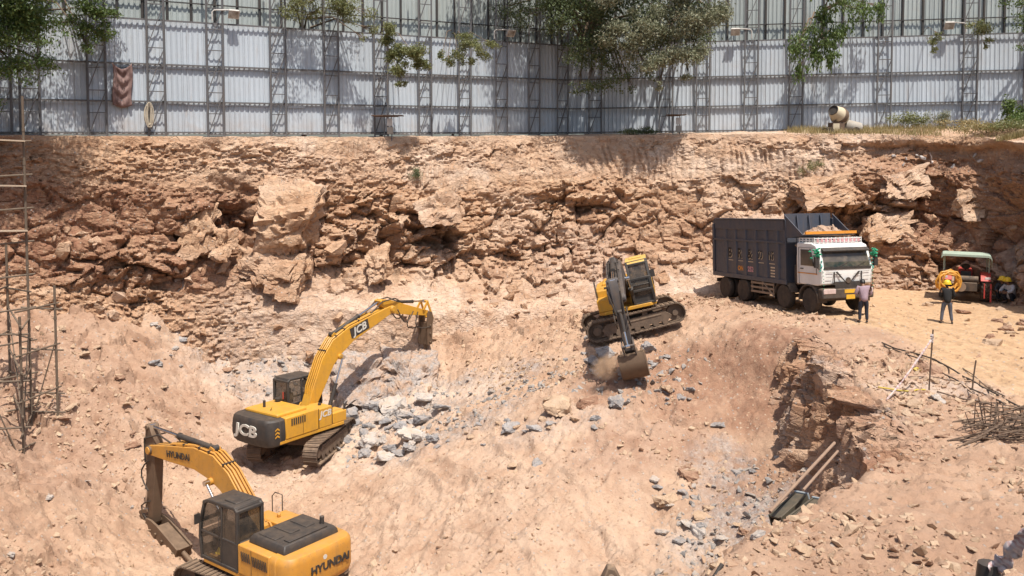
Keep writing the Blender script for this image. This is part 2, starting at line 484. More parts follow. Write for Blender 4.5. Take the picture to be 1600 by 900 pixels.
for pl,hw,half in ([[(-4.5,22),(-1,27),(1.5,29.5),(4.2,32)],1.15,.30],[[(-5.5,20),(-3,27),(-5.2,32),(-7.6,34.5)],1.15,.30],[[(3.5,22),(1,26),(-2.5,31),(-4.5,36)],1.15,.3],[[(-12,33),(-9,31),(-5,29.5),(0,27)],1.15,.3],[[(14.8,35.5),(15.4,30),(15.8,26),(16.5,21)],.95,.2],[[(15.2,37),(16.4,31),(17,26),(18.5,20)],.95,.2]):
    pa_ = np.array(pl,float); tq = np.linspace(0,len(pl)-1,120); cx_ = np.interp(tq,np.arange(len(pl)),pa_[:,0]); cy_ = np.interp(tq,np.arange(len(pl)),pa_[:,1])
    cx_ = smooth0(cx_); cy_ = smooth0(cy_); al_ = np.r_[0,np.cumsum(np.hypot(np.diff(cx_),np.diff(cy_)))]
    dm_ = np.full(len(P3),9.); ua = np.zeros(len(P3))
    for i0 in range(119):
        ex, ey = cx_[i0+1]-cx_[i0], cy_[i0+1]-cy_[i0]; q_ = np.clip(((P3[:,0]-cx_[i0])*ex+(P3[:,1]-cy_[i0])*ey)/(ex*ex+ey*ey),0,1)
        d_ = np.hypot(P3[:,0]-cx_[i0]-q_*ex,P3[:,1]-cy_[i0]-q_*ey); b_ = d_ < dm_; dm_ = np.where(b_,d_,dm_); ua = np.where(b_,al_[i0]+q_*(al_[i0+1]-al_[i0]),ua)
    mk = sstep(half,half-.07,np.abs(dm_-hw)); hit = mk > PM; PU = np.where(hit,ua,PU); PM = np.maximum(PM,mk)
    disp += -.05*mk*(.5+.5*np.clip(vnoise(P3*.7,66)+.5,0,1)) + .045*sstep(.16,.0,np.abs(np.abs(dm_-hw)-half-.1))*(.5+.5*vnoise(P3*2,67))
steep = sstep(.03,.25,gt.ravel())*sstep(.97,.75,gt.ravel())
fine = gz.ravel()+disp
hx = steep*(fbm(P3*np.array([1.2,1.2,1.2]),4,81))*.25
HZ = fine.reshape(gz.shape)
gv = np.stack([gx.ravel()+hx, gy.ravel()+hx*.3, fine], -1)
ground = mesh_np('ground', gv, grid_faces(len(GY), len(GX)), M_SOIL, smooth=True)
ground.data.set_sharp_from_angle(angle=R(48))
tag(ground, kind='structure')
def blob(cx, cy, rx, ry, p=P3, soft=.6):
    d = np.hypot((p[:,0]-cx)/rx, (p[:,1]-cy)/ry)+.35*fbm(p*np.array([.6,.6,.6]), 3, 5)
    return sstep(1+soft*.5, 1-soft*.5, d)
zr = np.maximum.reduce([blob(5.8,33,3.5,2.8)*.75, blob(9.3,31.5,1.8,3.2)*.8, blob(4.3,29.2,2.6,1.2)*.6, blob(7.6,26.5,1.6,2.4)*.55, terr*.22, blob(6,15,4,2)*.35, blob(-19,31,5,8)*.55, blob(-14,36,5,3)*.45])
zg = np.maximum.reduce([blob(-5.2,38.2,2.9,2.2), blob(-11,41,4.2,2.2)*.95, blob(-3.2,38.5,1.6,1.5)*.9, blob(-1,36.8,2.2,1.4)*.7, blob(-2.5,33.5,3.2,1.2)*.6, blob(7,24.2,2.2,2.6)*.75, blob(6.8,28,1.2,1.3)*.6, blob(5.5,22.5,2.4,1.5)*.6,blob(13,24.5,2.6,.9)*.5, blob(1.6,31,2.2,.8)*.4])
zp = np.maximum.reduce([blob(-7,37,6,5)*.75, blob(-17,32,4,6)*.2, blob(0,28,6,6)*.35, roadmask*.3, blob(13.5,24.6,3,1)*.7, blob(-11,40,5,3)*.7, blob(-4,37,3,2.5)*.9])
zr = zr*(1-roadmask); zg = zg*(1-roadmask)
set_zone(ground, np.stack([zr, zg, zp], -1), roadmask*.85)
pa_ = ground.data.color_attributes.new('print','FLOAT_COLOR','POINT'); pb_ = np.zeros((len(PU),4),np.float32); pb_[:,0] = PU/40; pb_[:,1] = PM*(1-steep); pb_[:,3] = 1; pa_.data.foreach_set('color',pb_.ravel())
def gh(x, y):
    """height of the finished ground at x, y"""
    fx = np.clip((np.asarray(x)-GX[0])/DX, 0, len(GX)-2.001); fy = np.clip((np.asarray(y)-GY[0])/DX, 0, len(GY)-2.001)
    i = fx.astype(int); j = fy.astype(int); u = fx-i; v = fy-j
    return HZ[j,i]*(1-u)*(1-v)+HZ[j,i+1]*u*(1-v)+HZ[j+1,i]*(1-u)*v+HZ[j+1,i+1]*u*v
def g1(x, y): return float(gh(np.array([x]), np.array([y]))[0])

# ------------------------------------------------------------------ rock hull shapes
def hull(pts):
    bm = bmesh.new()
    for p in pts: bm.verts.new(p)
    r_ = bmesh.ops.convex_hull(bm, input=bm.verts)
    bmesh.ops.delete(bm, geom=[g for g in r_['geom_interior'] if isinstance(g, bmesh.types.BMVert)], context='VERTS')
    bmesh.ops.triangulate(bm, faces=bm.faces)
    bm.verts.ensure_lookup_table(); bm.verts.index_update()
    v = np.array([tuple(q.co) for q in bm.verts]); f = np.array([[q.index for q in t.verts] for t in bm.faces])
    bm.free(); return v, f
def rock_shape(seed, n=13, flat_=.75):
    r_ = np.random.default_rng(seed)
    p = r_.normal(size=(n, 3)); p /= np.linalg.norm(p, axis=1)[:,None]
    p = np.sign(p)*np.abs(p)**.75
    p *= r_.uniform(.75, 1.0, (n, 1))*np.array([1, r_.uniform(.65, .95), r_.uniform(.45, flat_)])
    return hull(p)
SHAPES = [rock_shape(100+i, 10+i % 7) for i in range(16)]
def rot_np(r_, n):
    q = r_.normal(size=(n, 4)); q /= np.linalg.norm(q, axis=1)[:,None]
    w_, x, y, z = q.T
    return np.stack([np.stack([1-2*(y*y+z*z), 2*(x*y-z*w_), 2*(x*z+y*w_)], -1), np.stack([2*(x*y+z*w_), 1-2*(x*x+z*z), 2*(y*z-x*w_)], -1), np.stack([2*(x*z-y*w_), 2*(y*z+x*w_), 1-2*(x*x+y*y)], -1)], 1)
def scatter_rocks(pos, size, seed, flatz=.35):
    """many small stones merged in one array pair"""
    r_ = np.random.default_rng(seed); V = []; Fc = []; b = 0
    ang = r_.uniform(0, 2*PI, len(pos)); tx = r_.normal(0, flatz, len(pos)); ty = r_.normal(0, flatz, len(pos))
    ki = r_.integers(0, len(SHAPES), len(pos))
    for k in range(len(SHAPES)):
        idx = np.where(ki == k)[0]
        if not len(idx): continue
        v, f = SHAPES[k]
        ca, sa = np.cos(ang[idx])[:,None], np.sin(ang[idx])[:,None]
        q = v[None]*size[idx][:,None,None]
        X = q[...,0]*ca-q[...,1]*sa; Y = q[...,0]*sa+q[...,1]*ca; Z = q[...,2]+X*tx[idx][:,None]+Y*ty[idx][:,None]
        q = np.stack([X,Y,Z], -1)+pos[idx][:,None,:]
        V.append(q.reshape(-1,3)); Fc.append((f[None]+(np.arange(len(idx))*len(v))[:,None,None]+b).reshape(-1,3)); b += len(idx)*len(v)
    return np.concatenate(V), np.concatenate(Fc)

# ------------------------------------------------------------------ pit wall: foot, face, rim and the berm up to the fence
FENCE_L = [(-30,35.0),(3.5,54.8)]
FENCE_R = [(3.5,54.8),(29.5,51),(38,49.7)]
st_rim = [(-420,206,34.5),(-100,210,37),(60,212,38.9),(250,213,42),(400,214,44),(550,214,46.5),(700,213,49),(850,213,51),(1000,211,50.3),(1100,210,49.2),(1250,209,47.6),(1400,210,46.6),(1500,213,45.2),(1560,218,43),(1625,226,38.5),(1750,235,32),(2000,240,26)]
st_foot = [(-420,470,32.5),(-100,470,35.5),(60,470,37),(250,505,39.6),(400,490,41.7),(550,480,43.6),(700,482,45),(850,482,46),(1000,462,46),(1100,457,45.6),(1250,452,44.5),(1400,458,43.4),(1500,464,43),(1560,480,41),(1625,500,36.8),(1750,560,30),(2000,700,24)]
rim = np.array([tuple(W(*q)) for q in st_rim]); foot = np.array([tuple(W(*q)) for q in st_foot])
seg = np.r_[0, np.cumsum(np.hypot(*(np.diff(rim[:,:2], axis=0).T)))]
NS = int(seg[-1]/.065); S = np.linspace(0, seg[-1], NS)
def crom(t, k, v):
    # smoothed interpolation along the stations
    return np.interp(t, k, v)
def smooth1(a, n):
    kk = np.ones(n)/n
    return np.stack([np.convolve(np.pad(a[:,i], n//2, mode='edge'), kk, 'valid')[:len(a)] for i in range(a.shape[1])], -1)
rimS = smooth1(np.stack([crom(S, seg, rim[:,i]) for i in range(3)], -1), 41)
footS = smooth1(np.stack([crom(S, seg, foot[:,i]) for i in range(3)], -1), 41)
tan = np.gradient(rimS[:,:2], axis=0); tan /= np.linalg.norm(tan, axis=1)[:,None]
nrm = np.stack([tan[:,1], -tan[:,0]], -1)                    # towards the pit
TF = np.linspace(-.34, 1, int(11/.065))                       # face rows
nb = 34
rows = []
for t in TF:
    p = footS*(1-t)+rimS*t
    # steeper upper part, softer toe
    out = .35*sstep(.0,.5,t)*(1-t)
    p = p.copy(); p[:,:2] += nrm*(-out)
    p[:,2] -= 1.1*max(0,-t)*4*.5
    rows.append(p)
rows = np.array(rows)
P = rows.reshape(-1,3); tt = np.repeat(TF, NS); ss = np.tile(S, len(TF)); N2 = np.tile(nrm, (len(TF),1))
lay = tt + .10*fbm(P*np.array([.22,.22,.3]), 3, 90)
soil = sstep(.55,.70,lay)                                       # upper soil band
wob = P + np.stack([fbm(P*.5,3,91),fbm(P*.5,3,92),fbm(P*.5,3,93)],-1)*.22
shear_ = np.stack([wob[:,0]+.35*wob[:,2], wob[:,1], wob[:,2]*1.25-.25*wob[:,0]], -1)
f1, c1 = facet(shear_*np.array([.42,.42,.5]), 101, 1.5)
f2, c2 = facet(shear_*np.array([1.15,1.15,1.5]), 111, 1.5)
f3, c3 = facet(shear_*np.array([2.9,2.9,4.2]), 121, 1.4)
f4, c4 = facet(shear_*np.array([6.5,6.5,9]), 131, 1.2)
rocky = (1-soil)*sstep(-.02,.2,lay)
zone_rough = .28+.85*sstep(-.35,.45,vnoise(P*np.array([.22,.22,.3]),95))
D = rocky*zone_rough*(f1*(.85+1.15*sstep(50,54,ss)+.5*np.exp(-((ss-21)/4)**2)) + f2*.62 + f3*.20 + f4*.06) + soil*(f2*.20+f3*.12+f4*.08+fbm(P*np.array([.7,.7,.5]),4,96)*.28)
D += (1-sstep(-.02,.2,lay))*(f3*.2+f4*.08)
D -= rocky*((1-c1)*.22+(1-c2)*.10)
teeth = np.abs(np.sin(ss*PI/.42+fbm(P*np.array([.4,.4,.25]),4,97)*9))
tm = sstep(.66,.74,lay)*sstep(.97,.9,lay)*sstep(0.0,.35,vnoise(np.stack([ss*.16,tt*3,tt*0],-1),98)+.35*((ss>34)&(ss<58)))
D = D*(1-.65*tm) + tm*(teeth*.19-.14)*(.35+.65*np.clip(vnoise(P*.9,76)+.5,0,1))
toe = np.clip(1-np.clip(tt,0,1)/.34,0,1)**1.6*sstep(17,24,ss)*sstep(54,46,ss)
D = D*(1-.7*np.clip(toe*1.6,0,1)) + toe*1.7
D += fbm(P*np.array([.6,.6,.6]),3,99)*.22 + fbm(P*np.array([3,3,3]),3,94)*.03
# overhanging lips below the turf on the right, undercut
rt = sstep(52,56,ss)
D -= rt*sstep(.78,.84,lay)*sstep(.98,.93,lay)*.55*(.4+.6*np.clip(vnoise(P*.5,77)+.5,0,1))
D -= rt*sstep(.25,.45,lay)*sstep(.75,.6,lay)*.5
XR = np.tile(rimS[:,0],len(TF))+.25*vnoise(P*.7,73)
XR = XR+1.6*np.clip(tt-.5,0,1)+.35*vnoise(P*1.6,74)
D -= (.95+.5*vnoise(P*1.1,78))*sstep(-14.6,-14.1,XR)*sstep(-12.9,-13.3,XR)*sstep(.2,.34,tt)*sstep(.84,.55,tt)
D -= .9*sstep(-7.4,-7.2,XR)*sstep(-6.5,-6.7,XR)*sstep(.10,.18,tt)*sstep(.5,.4,tt)
P = P.copy(); P[:,:2] += N2*D[:,None]*sstep(1.0,.93,tt)[:,None]; P[:,2] += D*.10 + rocky*f2*.12
# berm behind the rim
fl = np.array(FENCE_L+FENCE_R[1:])
tb = np.linspace(0,1,nb)[1:]
rimj = P.reshape(len(TF),NS,3)[-1]
br = []
for t in tb:
    q = rimS.copy()*1.0
    dist = 9.0*t
    q[:,:2] -= nrm*dist
    zf_ = np.interp(q[:,0],[-30,3.5,36],[13.75,14.5,14.75])-.03
    q[:,2] = rimS[:,2] + (zf_-rimS[:,2])*sstep(0,.40,t)
    pn = np.stack([q[:,0],q[:,1],q[:,2]*0],-1)
    q[:,2] += fbm(pn*1.4,4,88)*.09 + fbm(pn*.35,3,87)*.04
    br.append(q)
berm = np.array(br).reshape(-1,3)
wallv = np.concatenate([P, berm])
rock_face = mesh_np('rock_face', wallv, grid_faces(len(TF)+nb-1, NS)[:, ::-1], M_ROCKFACE, smooth=True)
rock_face.data.set_sharp_from_angle(angle=R(27))
tag(rock_face, kind='structure')
sA = np.concatenate([ss, np.tile(S, nb-1)]); tA = np.concatenate([tt, np.ones(len(berm))])
zr = np.clip(sstep(6,12,sA)*sstep(27,19,sA)*sstep(.85,.6,tA)*sstep(.05,.25,tA)*1.0 + sstep(52,58,sA)*.75*sstep(.95,.8,tA) + sstep(30,40,sA)*sstep(.6,.3,tA)*.45 + sstep(16,6,sA)*.75*sstep(.0,.3,tA) + .14, 0, 1)*(.55+.45*np.clip(vnoise(wallv*.4,70)+.5,0,1))
zg = np.clip(sstep(.25,.02,tA)*sstep(16,20,sA)*sstep(28,22,sA)*.4,0,1)
zp = np.clip(.75*np.clip(1-np.clip(tA,0,1)/.3,0,1)*sstep(17,24,sA)*sstep(54,46,sA) + sstep(.15,.35,vnoise(wallv*np.array([.25,.25,.5]),72))*.5*sstep(20,24,sA) + sstep(.7,.78,tA)*.45*sstep(14,20,sA)*sstep(58,50,sA) + sstep(.99,1,tA)*.3, 0, 1)
set_zone(rock_face, np.stack([zr,zg,zp],-1))
RIMS, NRM = rimS, nrm
def rim_at(x):
    """point of the rim with that X"""
    k = int(np.argmin(np.abs(rimS[:,0]-x)+1e3*(rimS[:,1] < 36))); return Vector(rimS[k]), Vector((nrm[k,0],nrm[k,1],0))
# large blocks standing out of the wall
BV = []; BF = []; bb = 0
def add_hull(pts):
    global bb
    v, f = hull(pts); BV.append(v); BF.append(f+bb); bb += len(v)
def subdiv(v, f, lv):
    for _ in range(lv):
        e = np.sort(np.concatenate([f[:,[0,1]],f[:,[1,2]],f[:,[2,0]]]),1)
        u, inv = np.unique(e, axis=0, return_inverse=True); inv = inv.ravel()
        mid = (v[u[:,0]]+v[u[:,1]])/2+0; n = len(v); m = len(f); v = np.concatenate([v, mid])
        a, b, c = inv[:m]+n, inv[m:2*m]+n, inv[2*m:]+n
        f = np.concatenate([np.stack([f[:,0],a,c],-1),np.stack([f[:,1],b,a],-1),np.stack([f[:,2],c,b],-1),np.stack([a,b,c],-1)])
    return v, f
def px_block(front, back_dy=1.6, jit=.10):
    global bb
    pts = [np.array(W(*q)) for q in front]
    pts += [p+np.array([0,back_dy,.15]) for p in pts]
    v, f = hull(np.array(pts)+RNG.normal(0,jit,(len(pts),3)))
    v, f = subdiv(v, f, 4)
    c = v.mean(0); d = v-c; d /= np.linalg.norm(d,axis=1)[:,None]
    a_, k_ = facet(v*np.array([1.3,1.3,1.8]),301,1.3); b_, _ = facet(v*3.7,311,1.3)
    v = v + d*(a_*.34+b_*.13-(1-k_)*.08+fbm(v*1.2,4,320)*.22)[:,None]
    BV.append(v); BF.append(f+bb); bb += len(v)
px_block([(412,276,43.6),(503,290,43.3),(488,332,41.5),(396,348,41.2),(452,402,42.0),(402,398,42.1),(480,392,42.6)])
px_block([(378,392,41.9),(452,404,41.8),(430,432,41.2),(402,446,41.3),(372,424,41.5)], 1.2)
px_block([(402,398,41.9),(476,394,42.1),(458,472,40.9),(412,462,40.8)], 1.4)
px_block([(275,335,41.6),(330,322,41.6),(326,398,40.9),(282,404,40.9)], 1.2)
px_block([(330,372,41.0),(360,362,41.3),(358,400,40.7),(326,402,40.8)], 1.0)
px_block([(455,400,42.4),(488,395,42.6),(470,440,41.8),(450,455,41.6)], 1.0)
px_block([(570,400,43.4),(604,392,43.6),(600,440,42.9),(578,446,42.8)], 1.0)
px_block([(640,320,45.0),(705,296,45.4),(720,345,44.6),(660,360,44.4)], 1.4)
OFFB = .5
px_block([(1255,290,45.2),(1335,275,45.3),(1345,318,44.6),(1262,325,44.4)], 1.6)
px_block([(1385,275,45.4),(1448,262,45.5),(1452,305,44.8),(1388,312,44.8)], 1.5)
px_block([(1500,300,44.2),(1545,290,43.9),(1540,350,43.1),(1505,345,43.3)], 1.4)
px_block([(1360,345,44.7),(1420,335,44.7),(1425,375,44.1),(1365,378,44.1)], 1.2)
r_ = np.random.default_rng(5)
Pf = P.reshape(len(TF),NS,3)
for k in range(520):
    i = int(r_.uniform(.04,.62)*len(TF)); j = int(r_.uniform(0.05,.97)*NS)
    v, f = SHAPES[r_.integers(16)]
    s_ = r_.lognormal(-1.55,.45)
    M_ = rot_np(r_,1)[0]
    q = (v*s_*np.array([1.2,1,1]))@M_.T + Pf[i,j] + np.array([nrm[j,0],nrm[j,1],0])*s_*.05
    BV.append(q); BF.append(f+bb); bb += len(v)
bl = mesh_np('rock_face_blocks', np.concatenate(BV), np.concatenate(BF), M_ROCKFACE, smooth=True)
tag(bl, kind='structure')
vb = np.concatenate(BV)
bl.data.set_sharp_from_angle(angle=R(30))
set_zone(bl, np.stack([np.clip(vnoise(vb*.3,3)*.6+.05,0,1)*.6, vb[:,0]*0, np.clip(vnoise(vb*.4,4)+.1,0,1)*.8],-1))

# ------------------------------------------------------------------ cliff below the terrace edge
ed = np.array(EDGE[2:12]); sg = np.r_[0, np.cumsum(np.hypot(*np.diff(ed,axis=0).T))]
NC = int(sg[-1]/.055); C = np.linspace(0, sg[-1], NC)
ec = smooth1(np.stack([np.interp(C,sg,ed[:,0]),np.interp(C,sg,ed[:,1])],-1), 25)
tn = np.gradient(ec,axis=0); tn /= np.linalg.norm(tn,axis=1)[:,None]
cn = np.stack([tn[:,1], -tn[:,0]],-1)
cn *= np.where(edge_sd(*(ec+cn*.6).T) < 0, 1, -1)[:,None]
wdc = np.interp(ec[:,1],[14,16.5,19,20.5,29.5,31.5,33.5],[2.2,2.0,1.5,.9,.9,1.4,2.4])
top = tps(ROAD,ec[:,0],ec[:,1]); 
bot = tps(PIT,*(ec+cn*(wdc[:,None]+.4)).T)-.5
TC = np.r_[np.linspace(0,1,78), np.linspace(1,1.16,26)[1:]]
cr = []
for t in TC:
    q = np.zeros((NC,3)); 
    o_ = wdc*(1-min(t,1))**1.2+.10
    q[:,:2] = ec+cn*(o_ if t <= 1 else .10-(t-1)*7*.9)[:,None] if t <= 1 else ec+cn*(.10-(t-1)*6.5)
    q[:,2] = bot*(1-min(t,1))+top*min(t,1) - .05*(t > 1.0) - 2.2*max(t-1.10,0)
    cr.append(q)
cp = np.array(cr).reshape(-1,3); ct = np.repeat(TC,NC); cN = np.tile(cn,(len(TC),1))
wb = cp+np.stack([fbm(cp*.6,3,191),fbm(cp*.6,3,192),fbm(cp*.6,3,193)],-1)*.5
h1,q1 = facet(wb*np.array([.9,.9,.28]),201,1.5); h2,q2 = facet(wb*np.array([2.0,2.0,.38]),211,1.4); h3,q3 = facet(wb*np.array([4.2,4.2,1.0]),221,1.3); h4,_ = facet(wb*np.array([8,8,4]),231,1.0)
Dc = h1*.9+h2*.42+h3*.17+h4*.05-(1-q1)*.12+fbm(cp*.8,4,240)*.2
fade = sstep(1.14,1.02,ct)*sstep(33.8,31,cp[:,1])*(.35+.65*sstep(17.5,20,cp[:,1]))
cp[:,:2] += cN*(Dc*fade-.5*(1-sstep(33.8,31.5,cp[:,1]))-.35*(1-sstep(17.0,18.5,cp[:,1])))[:,None]; capm = sstep(.97,1.02,ct); cc_ = cp*np.array([1,1,0]); ca1,_ = facet(cc_*2.2,251,1.4); ca2,_ = facet(cc_*5.5,261,1.3)
cp[:,2] += capm*(ca1*.20+ca2*.09+fbm(cc_*1.5,4,270)*.10)
cp[:,2] += Dc*.15*fade - .4*(1-sstep(33.8,31.5,cp[:,1])) - .3*(1-sstep(17.0,18.5,cp[:,1]))
cliff = mesh_np('terrace_cliff', cp, grid_faces(len(TC),NC), M_ROCKFACE, smooth=True)
cliff.data.set_sharp_from_angle(angle=R(27))
tag(cliff, kind='structure')
set_zone(cliff, np.stack([np.clip(.55+vnoise(cp*.5,31)*.5,0,1), np.clip(vnoise(cp*np.array([.8,.8,.3]),32)-.1,0,1)*.9, np.clip(vnoise(cp*np.array([.5,.5,.8]),33)+.2,0,1)*.8],-1))

# outlying land reaching the horizon behind the fences
ml = MB(); ml.add([(-900,57,14.3),(900,57,14.3),(900,1500,14.3),(-900,1500,14.3)],[(0,1,2,3)])
tag(ml.build('outer_ground', M_SOIL, smooth=0), kind='structure')
# ------------------------------------------------------------------ corrugated fences
def sheet_mat(name, col, dirty):
    a = NT(name)
    ge = a.n('ShaderNodeNewGeometry'); isl = ge.outputs['Random Per Island']
    st = a.noise(.9, 6, .6, stretch=(1, 1, .12)); n = a.noise(2.0, 7, .65)
    c = a.mix(a.math('MULTIPLY', a.rampf(st, .45, .8), dirty), col, tuple(x*.62 for x in col))
    c = a.mix(a.math('MULTIPLY', a.rampf(n, .55, .8), dirty*.6), c, (.42, .33, .25))
    c = a.mix(a.math('MULTIPLY', a.rampf(isl, .3, 1), .35), c, tuple(x*.72 for x in col))
    sz = a.n('ShaderNodeSeparateXYZ'); a.l(a.tc.outputs['Object'], sz.inputs[0])
    mud = a.math('MULTIPLY', a.rampf(sz.outputs[2], 15.6, 14.2), a.rampf(a.noise(1.6,7,.7), .35, .7))
    c = a.mix(a.math('MULTIPLY', mud, .5), c, (.36,.25,.17))
    ru = a.math('MULTIPLY', a.rampf(a.noise(2.2,6,.65,stretch=(1.5,1.5,.10)), .58, .72), .45)
    c = a.mix(ru, c, (.25,.18,.13))
    return a.done(c, .45, .0, a.bump(a.noise(.8,4), .25, .08))
M_SHEET = sheet_mat('blue_grey_sheet', (.46, .51, .56), .42)
M_SHEET_UP = sheet_mat('green_grey_sheet', (.41, .45, .44), .5)
M_STEEL = paint('dark_steel', (.11, .115, .125), .55, .12)
M_STEELD = paint('black_steel', (.035, .035, .037), .6, .08)
M_LAMP = paint('lamp_housing', (.55, .53, .50), .4, .2)
M_LAMPG = glass('lamp_glass', (.5, .5, .48), 1.0)
PITCH_C, DEPTH_C = .25, .05
def corr_row(u0, u1, a, d, nrm_, base, z0, z1, out0, out1):
    """one row of corrugated sheet between u0..u1 along the line"""
    if u1-u0 > 1.3:                                   # single sheets lapped side by side
        V = []; Fc = []; k = 0; x = u0; rr = np.random.default_rng(int(z0*100)+int(u1))
        while x < u1:
            x2 = min(x+1.0,u1); jz = rr.normal()*.022; jo = rr.uniform(0,.014)
            v, f = corr_row(x-.02, x2+.02 if x2-x > .2 else x2+.03, a, d, nrm_, base, z0+jz, z1+jz*.3, out0+jo+rr.uniform(0,.02), out1+jo)
            V.append(v); Fc.append(f+k); k += len(v); x = x2
        return np.concatenate(V), np.concatenate(Fc)
    n = max(4, int((u1-u0)/(PITCH_C/6))); u = np.linspace(u0, u1, n+1)
    ph = (u/PITCH_C) % 1
    prof = np.interp(ph, [0,.30,.40,.60,.70,1.0], [0,0,1,1,0,0])*DEPTH_C
    v = []
    zs = np.linspace(0,1,4)
    for t in zs:
        o = out0*(1-t)+out1*t + prof
        p = np.array(a)[None]+np.outer(u,d)+np.outer(o,nrm_)
        z = base(u)+z0*(1-t)+z1*t + .012*np.sin(u*1.7+t*3)
        v.append(np.c_[p,z])
    return np.concatenate(v), grid_faces(len(zs), n+1)
def flood_light(P, d, n, label):
    t = thing('flood_light', label, 'flood light', P)
    d3 = Vector((d[0],d[1],0)); n3 = Vector((n[0],n[1],0))
    m = MB(); m.tube([(0,0,0),(0,0,.45),d3*.1+Vector((0,0,.55)),d3*.75+n3*.1+Vector((0,0,.6)),d3*.95+n3*.15+Vector((0,0,.5))],.035,8); m.build('arm', M_LAMP, t)
    c = d3*1.0+n3*.2+Vector((0,0,.42))
    m = MB(frame(c, d3, n3*.8+Vector((0,0,-.6)))); m.box((-.24,-.08,-.2),(.24,.08,.2)); m.box((-.27,.08,-.23),(.27,.11,.23)); h = m.build('lamp_head', M_LAMP, t, .01)
    m = MB(frame(c, d3, n3*.8+Vector((0,0,-.6)))); m.box((-.21,.112,-.17),(.21,.118,.17)); m.build('lamp_glass', M_LAMPG, t)
def line_at_px(a, d, px):
    """distance along the line at which it crosses the photo column px (at eye height)"""
    k = (px-800)/FPX
    return (k*a[1]-a[0])/(d[0]-k*d[1])
def fence(nm, label, a, b, zb, cols, tall, lamps):
    a = np.array(a); b = np.array(b); L = np.linalg.norm(b-a); d = (b-a)/L; n = np.array([d[1],-d[0]])
    base = lambda u: np.interp(u, [0,L], zb)
    root = thing(nm, label, 'fence', (0,0,0))
    H = 5.55; lv = [.12, 1.62, 3.42, H]
    for k in range(3):
        v, f = corr_row(0, L, a, d, n, base, lv[k]-(.16 if k else .10), lv[k+1]+(.04 if k < 2 else .0), .10, .015)
        mesh_np('corrugated_sheets', v, f, M_SHEET, root, smooth=False)
    m = MB()
    pt = lambda u, o, z: Vector((*(a+d*u+n*o), float(base(u))+z))
    for z in lv:
        m.bar(pt(0,.20,z), pt(L,.20,z), .07, .075)
    m.build('rails', M_STEEL, root)
    for px in cols:
        u = line_at_px(a, d, px)
        m = MB(); wd = .78
        for o in (0, wd):
            m.bar(pt(u+o,.33,-.4), pt(u+o,.33,tall), .085)
        st = .0; k = 0
        while st < tall:
            m.bar(pt(u,.33,st), pt(u+wd,.33,st), .045)
            if k % 2 == 0: m.bar(pt(u,.33,st), pt(u+wd,.33,min(st+2.1,tall)), .045)
            st += 1.05; k += 1
        for z in lv[:3]:
            m.bar(pt(u+wd*.5,.2,z), pt(u+wd*.5,.33,z), .05)
        m.build('lattice_column', M_STEEL, root)
    for (px, lab, sgn) in lamps:
        u = line_at_px(a, d, px)
        flood_light(pt(u,.36,H+.1), d*sgn, n, lab)
    return root, a, d, n, base, L
CL = [-10,35,140,233,325,423,506,583,652,714,771,822,866]
CRr = [920,1029,1086,1160,1229,1365,1497,1591,1680]
fl_ = fence('corrugated_fence', 'tall blue grey corrugated fence with lattice posts along the left, with hanging cloth', (-30,35.0), (3.5,54.8), (13.75,14.50), CL, 11.5,
   [(334,'white flood light on a bent arm above the left fence, over the sunny panel','' or 1),(768,'small pale flood light on an arm near the shaded corner of the fences',1)])
fr_ = fence('corrugated_fence', 'tall blue grey corrugated fence with lattice posts along the right, behind the mixer', (3.5,54.8), (36,50.05), (14.50,14.75), CRr, 11.5,
   [(1170,'white flood light on a bent arm over the right fence beside the big tree',-1),(1499,'white flood light on the lattice post above the far right of the fence',-1)])
def upper_fence(label, a, b, off, z0, z1, zb):
    a = np.array(a); b = np.array(b); L = np.linalg.norm(b-a); d = (b-a)/L; n = np.array([d[1],-d[0]])
    a = a-n*off
    base = lambda u: np.interp(u, [0,L], zb)
    root = thing('upper_fence', label, 'fence')
    v, f = corr_row(0, L, a, d, n, base, z0, z1, .0, .0)
    mesh_np('corrugated_sheets', v, f, M_SHEET_UP, root)
    pt = lambda u, o, z: Vector((*(a+d*u+n*o), float(base(u))+z))
    m = MB(); u = .4
    while u < L:
        m.bar(pt(u,.1,z0-.3), pt(u,.1,z1), .11); u += 1.16
    m.build('posts', M_STEELD, root)
    m = MB()
    for z in (z0+.02, z0+1.85, z0+4.3): m.bar(pt(0,.17,z), pt(L,.17,z), .06, .10 if z < z0+.1 else .06)
    m.build('rails', M_STEELD, root)
upper_fence('pale green grey upper fence with black posts behind the left corrugated fence', (-31,34.4), (4.4,55.3), 1.6, 4.9, 13, (13.75,14.50))
upper_fence('pale green grey upper fence with black posts behind the right corrugated fence', (2.6,54.9), (37,49.9), 1.6, 4.9, 13, (14.50,14.75))

# ------------------------------------------------------------------ trees with drooping sprays over the fences
def leaf_mat(name, c1, c2, c3):
    a = NT(name)
    g = a.n('ShaderNodeNewGeometry')
    c = a.ramp(g.outputs['Random Per Island'], [(0, c1), (.5, c2), (1, c3)])
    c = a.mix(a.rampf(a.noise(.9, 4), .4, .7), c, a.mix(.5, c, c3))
    a.b.inputs['Subsurface Weight'].default_value = 0
    m = a.done(c, .5)
    tr = a.n('ShaderNodeBsdfTranslucent'); a.l(c, tr.inputs[0])
    mx = a.n('ShaderNodeMixShader'); mx.inputs[0].default_value = .28
    a.l(a.b.outputs[0], mx.inputs[1]); a.l(tr.outputs[0], mx.inputs[2]); a.l(mx.outputs[0], a.out.inputs[0])
    return m
M_LEAF_G = leaf_mat('leaf_green', (.055, .10, .022), (.095, .155, .035), (.17, .22, .065))
M_LEAF_D = leaf_mat('leaf_dusty', (.13, .15, .08), (.21, .225, .13), (.36, .35, .24))
